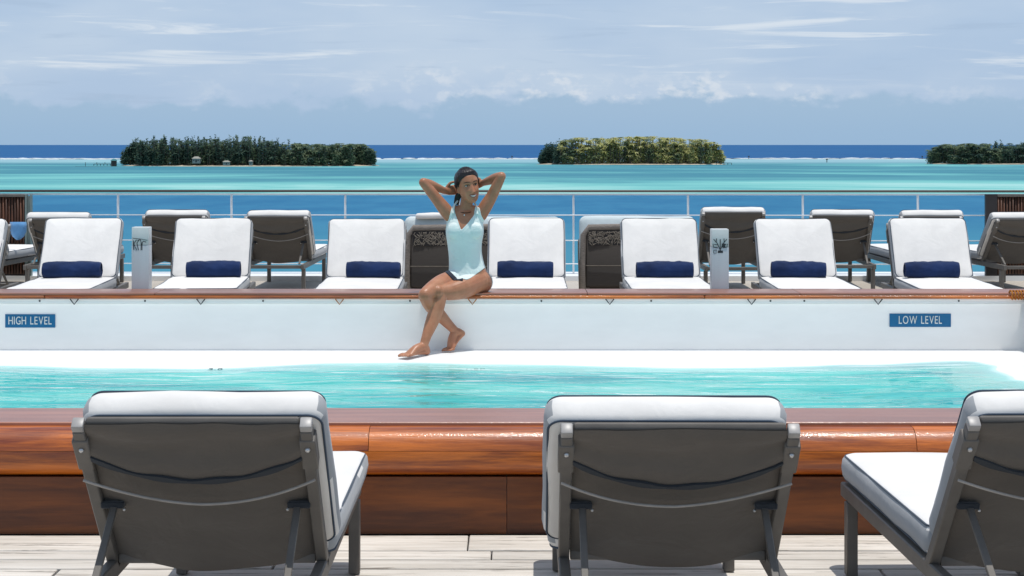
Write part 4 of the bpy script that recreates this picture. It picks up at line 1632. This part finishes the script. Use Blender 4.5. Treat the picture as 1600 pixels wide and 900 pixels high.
# legs
kneeA, ankA = P(688, 456, 12.42), P(662, 540, 12.285)          # leg on the right of the picture, crossed in front
limb(BODY, [P(750, 439, 12.66), P(722, 450, 12.54), P(703, 455, 12.47), kneeA], [0.088, 0.079, 0.066, 0.053], n=20)
limb(BODY, [kneeA, P(684, 478, 12.395), P(676, 500, 12.37), P(667, 524, 12.31), ankA], [0.051, 0.051, 0.050, 0.036, 0.031], n=18)
BODY.sphere(P(684.5, 455, 12.39), 0.045, 12, 8)
kneeB, ankB = P(664, 461, 12.33), P(711, 517, 12.515)
limb(BODY, [P(715, 438, 12.67), P(693, 444, 12.53), P(677, 452, 12.42), kneeB], [0.086, 0.077, 0.063, 0.050], n=20)
limb(BODY, [kneeB, P(672, 476, 12.40), P(685, 490, 12.455), P(700, 506, 12.495), ankB], [0.050, 0.051, 0.048, 0.036, 0.030], n=18)


def foot(mb_, ankle, heel, ball, toe_dir, side_v, up, k=1.0):
    ankle, heel, ball = Vector(ankle), Vector(heel), Vector(ball)
    up = Vector(up).normalized()
    sv = Vector(side_v).normalized()
    # ankle down to heel and to the ball of the foot
    limb(mb_, [ankle, ankle.lerp(heel, 0.55), heel], [0.031 * k, 0.031 * k, 0.026 * k], ref=sv)
    limb(mb_, [ankle, ankle.lerp(ball, 0.5) + up * 0.008, ball], [(0.030 * k, 0.030 * k), (0.030 * k, 0.034 * k), (0.016 * k, 0.043 * k)], ref=sv)
    limb(mb_, [heel, heel.lerp(ball, 0.5) + up * 0.006, ball], [(0.024 * k, 0.026 * k), (0.018 * k, 0.030 * k), (0.014 * k, 0.042 * k)], ref=sv)
    td = Vector(toe_dir).normalized()
    for i in range(5):
        o_ = (-0.033 + 0.0165 * i) * k
        ln = (0.058, 0.056, 0.050, 0.043, 0.036)[i] * k
        r_ = (0.0125, 0.0095, 0.009, 0.0085, 0.0085)[i] * k
        p = ball + sv * o_ - td * 0.006
        mb_lim = [p, p + td * ln * 0.55 + up * 0.004, p + td * ln - up * 0.002]
        limb(mb_, mb_lim, [r_ * 1.05, r_, r_ * 0.85], ref=sv, n=10, k=3)


# front foot: flat on the ledge, toes to the left and towards the water
fA = (P(622, 560, 12.13) - P(664, 553, 12.30))
fA.z = 0
fA.normalize()
hA = Vector((P(667, 553, 12.31).x, 12.315, 0.026))
bA = hA + fA * 0.178
bA.z = 0.016
svA = Vector((-fA.y, fA.x, 0))
foot(BODY, ankA, hA, bA, fA + Vector((0, 0, -0.05)), svA if svA.y < 0 else -svA, (0, 0, 1), 1.0)
# rear foot: up on its toes close to the wall
hB = ankB + Vector((0.050, 0.012, -0.020))
bB = Vector((P(704, 545, 12.50).x, 12.485, 0.022))
tB = Vector((-0.75, -0.65, -0.12))
foot(BODY, ankB, hB, bB, tB, Vector((0.65, -0.75, 0)), (-0.8, -0.4, 0.45), 0.95)

# ---- head, in its own frame: face towards -y
HC = P(731.5, 292, 12.635)
HM = Matrix.Translation(HC) @ Matrix.Rotation(R(21), 4, "Z") @ Matrix.Rotation(R(-9), 4, "Y") @ Matrix.Rotation(R(-3), 4, "X") @ Matrix.Scale(1.04, 4)
HZ = [-0.115, -0.108, -0.095, -0.078, -0.050, -0.020, 0.010, 0.045, 0.075, 0.098, 0.114, 0.121]
HW = [0.014, 0.026, 0.039, 0.050, 0.062, 0.067, 0.070, 0.073, 0.069, 0.056, 0.034, 0.006]
HF = [0.054, 0.068, 0.076, 0.080, 0.083, 0.084, 0.083, 0.086, 0.078, 0.060, 0.034, 0.002]
HB = [-0.030, -0.014, 0.004, 0.028, 0.066, 0.086, 0.096, 0.102, 0.094, 0.076, 0.046, 0.006]


def g2(x, z, cx, cz, sx, sz):
    return math.exp(-((x - cx) / sx) ** 2 - ((z - cz) / sz) ** 2)


def face_bump(x, z):
    b = 0.0
    zn = min(max((0.020 - z) / 0.062, 0), 1)                     # 0 at the bridge, 1 at the tip
    if -0.050 < z < 0.026:
        tipf = 1.0 if z > -0.042 else max(0.0, 1 - (-0.042 - z) / 0.009)
        b += 0.024 * zn ** 1.1 * tipf * math.exp(-(x / (0.0085 + 0.006 * zn)) ** 2)
    for s_ in (-1, 1):
        b -= 0.0085 * g2(x, z, s_ * 0.031, 0.010, 0.015, 0.011)
        b += 0.0045 * g2(x, z, s_ * 0.032, 0.030, 0.022, 0.007)
        b += 0.0075 * g2(x, z, s_ * 0.042, -0.030, 0.018, 0.017)
        b -= 0.0025 * g2(x, z, s_ * 0.032, -0.062, 0.006, 0.016)
    b += 0.0050 * g2(x, z, 0, -0.066, 0.024, 0.011)
    b -= 0.0040 * g2(x, z, 0, -0.086, 0.018, 0.006)
    b += 0.0065 * g2(x, z, 0, -0.099, 0.017, 0.011)
    return b


def head_pt(z, a, grow=0.0, detail=True):
    w_ = float(np.interp(z, HZ, HW)) + grow
    f_ = float(np.interp(z, HZ, HF)) + grow
    b_ = float(np.interp(z, HZ, HB)) + grow
    ca, sa = math.cos(a), math.sin(a)
    e = 2 / 2.25
    x = w_ * math.copysign(abs(ca) ** e, ca)
    cy = (b_ - f_) / 2
    hy = (b_ + f_) / 2
    y = cy + hy * math.copysign(abs(sa) ** e, sa)
    if detail and sa < 0:
        y -= face_bump(x, z) * min(1, -sa * 1.6)
    return Vector((x, y, z))


def face_y(x, z):
    """surface of the face at x, z (head frame)"""
    best = None
    for k in range(200):
        a = -math.pi + math.pi * k / 199
        p = head_pt(z, a)
        if best is None or abs(p.x - x) < abs(best.x - x):
            best = p
    return best.y


zs = np.concatenate([np.linspace(-0.115, 0.1, 56), np.linspace(0.102, 0.121, 10)])
rings = [[HM @ head_pt(float(z), 2 * math.pi * j / 72) for j in range(72)] for z in zs]
BODY.loft(rings)
for s_ in (-1, 1):
    BODY.sphere(HM @ Vector((s_ * 0.071, 0.012, -0.010)), (0.010, 0.018, 0.030), 10, 8, rot=HM.to_3x3().normalized())

# ---- fuse into one skin
tmp_me = BODY.mesh("body_parts")
tmp = link("tmp_body", tmp_me)
md = tmp.modifiers.new("remesh", "REMESH")
md.mode = "VOXEL"
md.voxel_size = 0.0036
sm = tmp.modifiers.new("smooth", "SMOOTH")
sm.factor = 0.5
sm.iterations = 5
dg = bpy.context.evaluated_depsgraph_get()
body_me = bpy.data.meshes.new_from_object(tmp.evaluated_get(dg))
bpy.data.objects.remove(tmp)
body_me.name = "body"
body_me.materials.clear()
body_me.polygons.foreach_set("use_smooth", [True] * len(body_me.polygons))
ORG = Vector((P(733, 450, 12.66).x, 12.66, CAPZ))
WO = tag(empty("person", ORG), "woman in pale aqua swimsuit sitting on the pool wall, hands behind her head", "person")
body_me.transform(Matrix.Translation(-ORG))
link("body", body_me, "skin", WO)
HL = Matrix.Translation(-ORG) @ HM

# ---- swimsuit: cloth lying on the body between neckline, arm holes and leg line
nv = len(body_me.vertices)
co = np.empty(nv * 3)
body_me.vertices.foreach_get("co", co)
co = co.reshape(-1, 3)
no = np.empty(nv * 3)
body_me.vertices.foreach_get("normal", no)
no = no.reshape(-1, 3)
wco = co + np.array(ORG)
pxv = 800 + wco[:, 0] * FPX / wco[:, 1]
pyv = 226 + (EYE - wco[:, 2]) * FPX / wco[:, 1]
front = wco[:, 1] < 12.675


def lerp_tab(v, pts):
    a, b = zip(*pts)
    return np.interp(v, a, b)


# front neckline (image height of the hem for every x), then arm holes and leg openings
neck_f = lerp_tab(pxv, [(700, 345), (706, 322), (709, 322), (712, 334), (721, 359), (731, 348), (740, 336), (742, 323), (750, 324), (757, 345), (765, 352)])
neck_b = lerp_tab(pxv, [(696, 350), (710, 372), (727, 382), (745, 372), (760, 350)])
leftx = lerp_tab(pyv, [(318, 704), (330, 704), (342, 700), (352, 690), (470, 680)])
rightx = lerp_tab(pyv, [(318, 748), (326, 750), (338, 753), (352, 762), (372, 765), (470, 790)])
leg = lerp_tab(pxv, [(686, 414), (694, 421), (701, 428), (709, 436), (716, 443), (722, 441), (735, 435), (748, 426), (760, 417), (770, 412)])
inside = np.where(front, pyv > neck_f, pyv > neck_b) & (pxv > leftx) & (pxv < rightx)
inside &= np.where(front, pyv < leg, pyv < 452)
inside &= (wco[:, 1] > 12.50)
headz = (wco[:, 2] > HC.z - 0.115)
inside &= ~headz
faces = np.empty(len(body_me.loops), dtype=np.int64)
body_me.loops.foreach_get("vertex_index", faces)
ls = np.empty(len(body_me.polygons), dtype=np.int64)
lt = np.empty(len(body_me.polygons), dtype=np.int64)
body_me.polygons.foreach_get("loop_start", ls)
body_me.polygons.foreach_get("loop_total", lt)


def shell(mask, off, name, mat, relief=0.0):
    idx = {}
    vs_, fs = [], []
    for s0, t0 in zip(ls, lt):
        f = faces[s0:s0 + t0]
        if mask[f].all():
            r_ = []
            for v in f:
                v = int(v)
                if v not in idx:
                    idx[v] = len(vs_)
                    c = co[v] + no[v] * (off + (relief * mnoise.noise(Vector((wco[v][0] * 14, wco[v][1] * 8, wco[v][2] * 6))) if relief else 0))
                    vs_.append(tuple(c))
                r_.append(idx[v])
            fs.append(tuple(r_))
    # even out the cut edge
    cnt = {}
    for f in fs:
        for p, q in zip(f, f[1:] + f[:1]):
            cnt[(min(p, q), max(p, q))] = cnt.get((min(p, q), max(p, q)), 0) + 1
    nb = {}
    for (p, q), k in cnt.items():
        if k == 1:
            nb.setdefault(p, []).append(q)
            nb.setdefault(q, []).append(p)
    for it in range(10):
        new = {p: (Vector(vs_[p]) * 0.4 + sum((Vector(vs_[q]) for q in qs), Vector()) * (0.6 / len(qs))) for p, qs in nb.items()}
        for p, v in new.items():
            vs_[p] = tuple(v)
    me = bpy.data.meshes.new(name)
    me.from_pydata(vs_, [], fs)
    me.polygons.foreach_set("use_smooth", [True] * len(fs))
    o = link(name, me, mat, WO)
    so = o.modifiers.new("thickness", "SOLIDIFY")
    so.thickness = off * 1.1
    so.offset = -1
    return o


shell(inside, 0.0036, "swimsuit", "suit", 0.0030)
trim = np.where(front, (pyv >= leg - 5.5) & (pyv < leg + 3.0), False) & (pxv > 692) & (pxv < 724) & (wco[:, 1] > 12.48) & (wco[:, 2] < 0.62)
shell(trim, 0.006, "leg_trim", "suit_trim")
# halter straps round the neck
for a, b, c in (((708, 334, 12.60), (709.5, 322, 12.64), (716, 313, 12.70)), ((745, 335, 12.60), (744.5, 324, 12.645), (741, 315, 12.70))):
    g = MB()
    pts = catmull([tuple(P(*a) - ORG), tuple(P(*b) - ORG), tuple(P(*c) - ORG)], 6)
    limb(g, pts, [(0.007, 0.003)] * len(pts), ref=(0, 1, 0), n=8, k=1, ends=False)
    g.build("strap", "suit", WO, smooth=True)

# ---- hair, tied back
g = MB()
na, nz_ = 120, 44
zl = np.concatenate([np.linspace(-0.095, 0.1, 90), np.linspace(0.1015, 0.1209, 14)])
vid = {}
vs_, fs = [], []
keep = np.zeros((len(zl), na), bool)
for i, z in enumerate(zl):
    for j in range(na):
        p = head_pt(float(z), 2 * math.pi * j / na, 0.0, False)
        hl = 0.088 - (p.y + 0.082) * 1.08
        hl = max(hl, -0.098)
        keep[i, j] = z > hl
        bulk = 0.0005 + 0.0105 * min(1, max(0, (z - hl) / 0.045))
        p2 = head_pt(float(z), 2 * math.pi * j / na, bulk, False)
        p2.z += bulk * max(0, z / 0.12)
        st_ = 0.0009 * math.sin(j * 1.3 + z * 30) * min(1, max(0, (z - hl) / 0.03))
        p2 += (p2 - Vector((0, 0.01, 0))).normalized() * st_
        vs_.append(HL @ p2)
for i in range(len(zl) - 1):
    for j in range(na):
        j2 = (j + 1) % na
        if keep[i, j] and keep[i + 1, j] and keep[i, j2] and keep[i + 1, j2]:
            fs.append((i * na + j, i * na + j2, (i + 1) * na + j2, (i + 1) * na + j))
vs_.append(HL @ Vector((0, 0.002, 0.1365)))
for j in range(na):
    fs.append(((len(zl) - 1) * na + j, (len(zl) - 1) * na + (j + 1) % na, len(vs_) - 1))
me = bpy.data.meshes.new("hair")
used = sorted({v for f in fs for v in f})
rm = {v: k for k, v in enumerate(used)}
me.from_pydata([tuple(vs_[v]) for v in used], [], [tuple(rm[v] for v in f) for f in fs])
me.polygons.foreach_set("use_smooth", [True] * len(fs))
ho = link("hair", me, "hair", WO)
so = ho.modifiers.new("thickness", "SOLIDIFY")
so.thickness = 0.014
so.offset = -1
# locks gathered at the nape, falling on the left of the neck
g = MB()
for k in range(9):
    a = HL @ Vector((-0.045 + 0.006 * k, 0.070 - 0.003 * k, -0.035))
    b = P(713 + 0.7 * k, 306 + (k % 3), 12.70) - ORG
    c = P(709.5 + 0.9 * k, 318 + 1.5 * (k % 4), 12.70) - ORG
    g.tube(catmull([tuple(a), tuple(b), tuple(c)], 5), [0.011] * 5 + [0.010, 0.009, 0.008, 0.006, 0.005, 0.003], 7)
g.build("hair_lock", "hair", ho, smooth=True)
# strands combed back from the hairline towards the nape
g = MB()
rs = random.Random(5)
for k in range(230):
    side = rs.uniform(-1, 1)
    lift = abs(side)
    a = Vector((0.068 * math.sin(side * 1.5), -0.080 * math.cos(side * 1.45) + 0.012 * lift + rs.uniform(-0.004, 0.012),
                0.086 - 0.080 * lift ** 1.6 + rs.uniform(-0.006, 0.006)))
    e_ = Vector((0.030 * side + rs.uniform(-0.01, 0.01), 0.098, -0.040 + rs.uniform(-0.02, 0.02)))
    ctr = Vector((0, 0.012, 0.012))
    pts = []
    grow = rs.uniform(1.035, 1.075)
    for q in range(10):
        t_ = q / 9
        p = a.lerp(e_, t_) - ctr
        p.z += 0.10 * math.sin(math.pi * t_) * (1 - 0.6 * lift)
        m_ = math.sqrt((p.x / 0.0835) ** 2 + (p.y / 0.103) ** 2 + (p.z / 0.1235) ** 2)
        p = p * ((grow if q > 1 else 0.985 + 0.035 * q) / m_)
        pts.append(HL @ (p + ctr))
    g.tube(pts, [0.0009] + [0.0017] * 8 + [0.0012], 5)
g.build("hair_strands", "hair", ho, smooth=True)


# ---- face details
def fp(x, z, out=0.0):
    return HL @ Vector((x, face_y(x, z) - out, z))


rot = HL.to_3x3().normalized()
for s_ in (-1, 1):
    cx, cz = s_ * 0.031, 0.010
    ec = Vector((cx, face_y(cx, cz) + 0.0035, cz))
    ey = MB().sphere(HL @ ec, (0.0135, 0.0075, 0.0050), 14, 10, rot=rot).build("eye", "eye_white", WO, smooth=True)
    MB().sphere(HL @ (ec + Vector((0.0015, -0.0052, 0.0))), (0.0066, 0.0035, 0.0052), 12, 8, rot=rot).build("iris", "iris", ey, smooth=True)
    g = MB()
    pts = [fp(cx + (k / 6 - 0.5) * 0.034, cz + 0.0066 - 0.006 * ((k / 6 - 0.5) * 2) ** 2, 0.0018) for k in range(7)]
    g.tube(pts, [0.0010, 0.0018, 0.0022, 0.0022, 0.0022, 0.0018, 0.0010], 6)
    g.build("eyelid", "lash", ey, smooth=True)
    g = MB()
    pts = [fp(cx + (k / 6 - 0.45) * 0.042, cz + 0.0215 + 0.004 * (1 - ((k / 6 - 0.55 * (1 if s_ > 0 else 0.8)) * 2) ** 2), 0.0008) for k in range(7)]
    g.tube(pts, [0.0014, 0.0028, 0.0032, 0.003, 0.0028, 0.002, 0.001], 6)
    g.build("eyebrow", "lash", WO, smooth=True)
# smiling mouth: lips round a row of teeth
g = MB()
vs_, fs = [], []
for k in range(13):
    a = -1 + 2 * k / 12
    x = a * 0.0255
    zc = -0.0655 + 0.0085 * a * a
    hu, hd = 0.0052 * (1 - a * a) + 0.0004, 0.0078 * (1 - a * a) + 0.0004
    vs_ += [fp(x, zc + hu, 0.0016), fp(x, zc - hd, 0.0016)]
for k in range(12):
    fs.append((2 * k, 2 * k + 1, 2 * k + 3, 2 * k + 2))
g.add(vs_, fs)
to = g.build("teeth", "teeth", WO, smooth=True)
so = to.modifiers.new("thickness", "SOLIDIFY")
so.thickness = 0.002
lipsm = MB()
up_, lo_ = [], []
for k in range(13):
    a = -1 + 2 * k / 12
    x = a * 0.0275
    zc = -0.0655 + 0.0090 * a * a
    up_.append(fp(x, zc + 0.0062 * (1 - a * a) + 0.0006, 0.0020))
    lo_.append(fp(x, zc - 0.0100 * (1 - a * a) - 0.0006, 0.0024))
lipsm.tube(up_, [0.0012] + [0.0022] * 3 + [0.0028] * 5 + [0.0022] * 3 + [0.0012], 6)
lipsm.tube(lo_, [0.0012] + [0.0026] * 3 + [0.0036] * 5 + [0.0026] * 3 + [0.0012], 6)
lipsm.build("lips", "lip", WO, smooth=True)
# thin dark necklace with a small pendant
g = MB()
pts = []
for k in range(19):
    a = R(-100 + 200 * k / 18)
    pts.append(P(727.5 + 12.4 * math.sin(a), 327.5 + 5.0 * math.cos(a), 12.668 - 0.066 * math.cos(a)) - ORG)
g.tube(pts, 0.0022, 6)
nk = g.build("necklace", "lash", WO, smooth=True)
MB().sphere(P(725.5, 336, 12.592) - ORG, (0.005, 0.003, 0.007), 8, 6).build("pendant", "silver", nk, smooth=True)
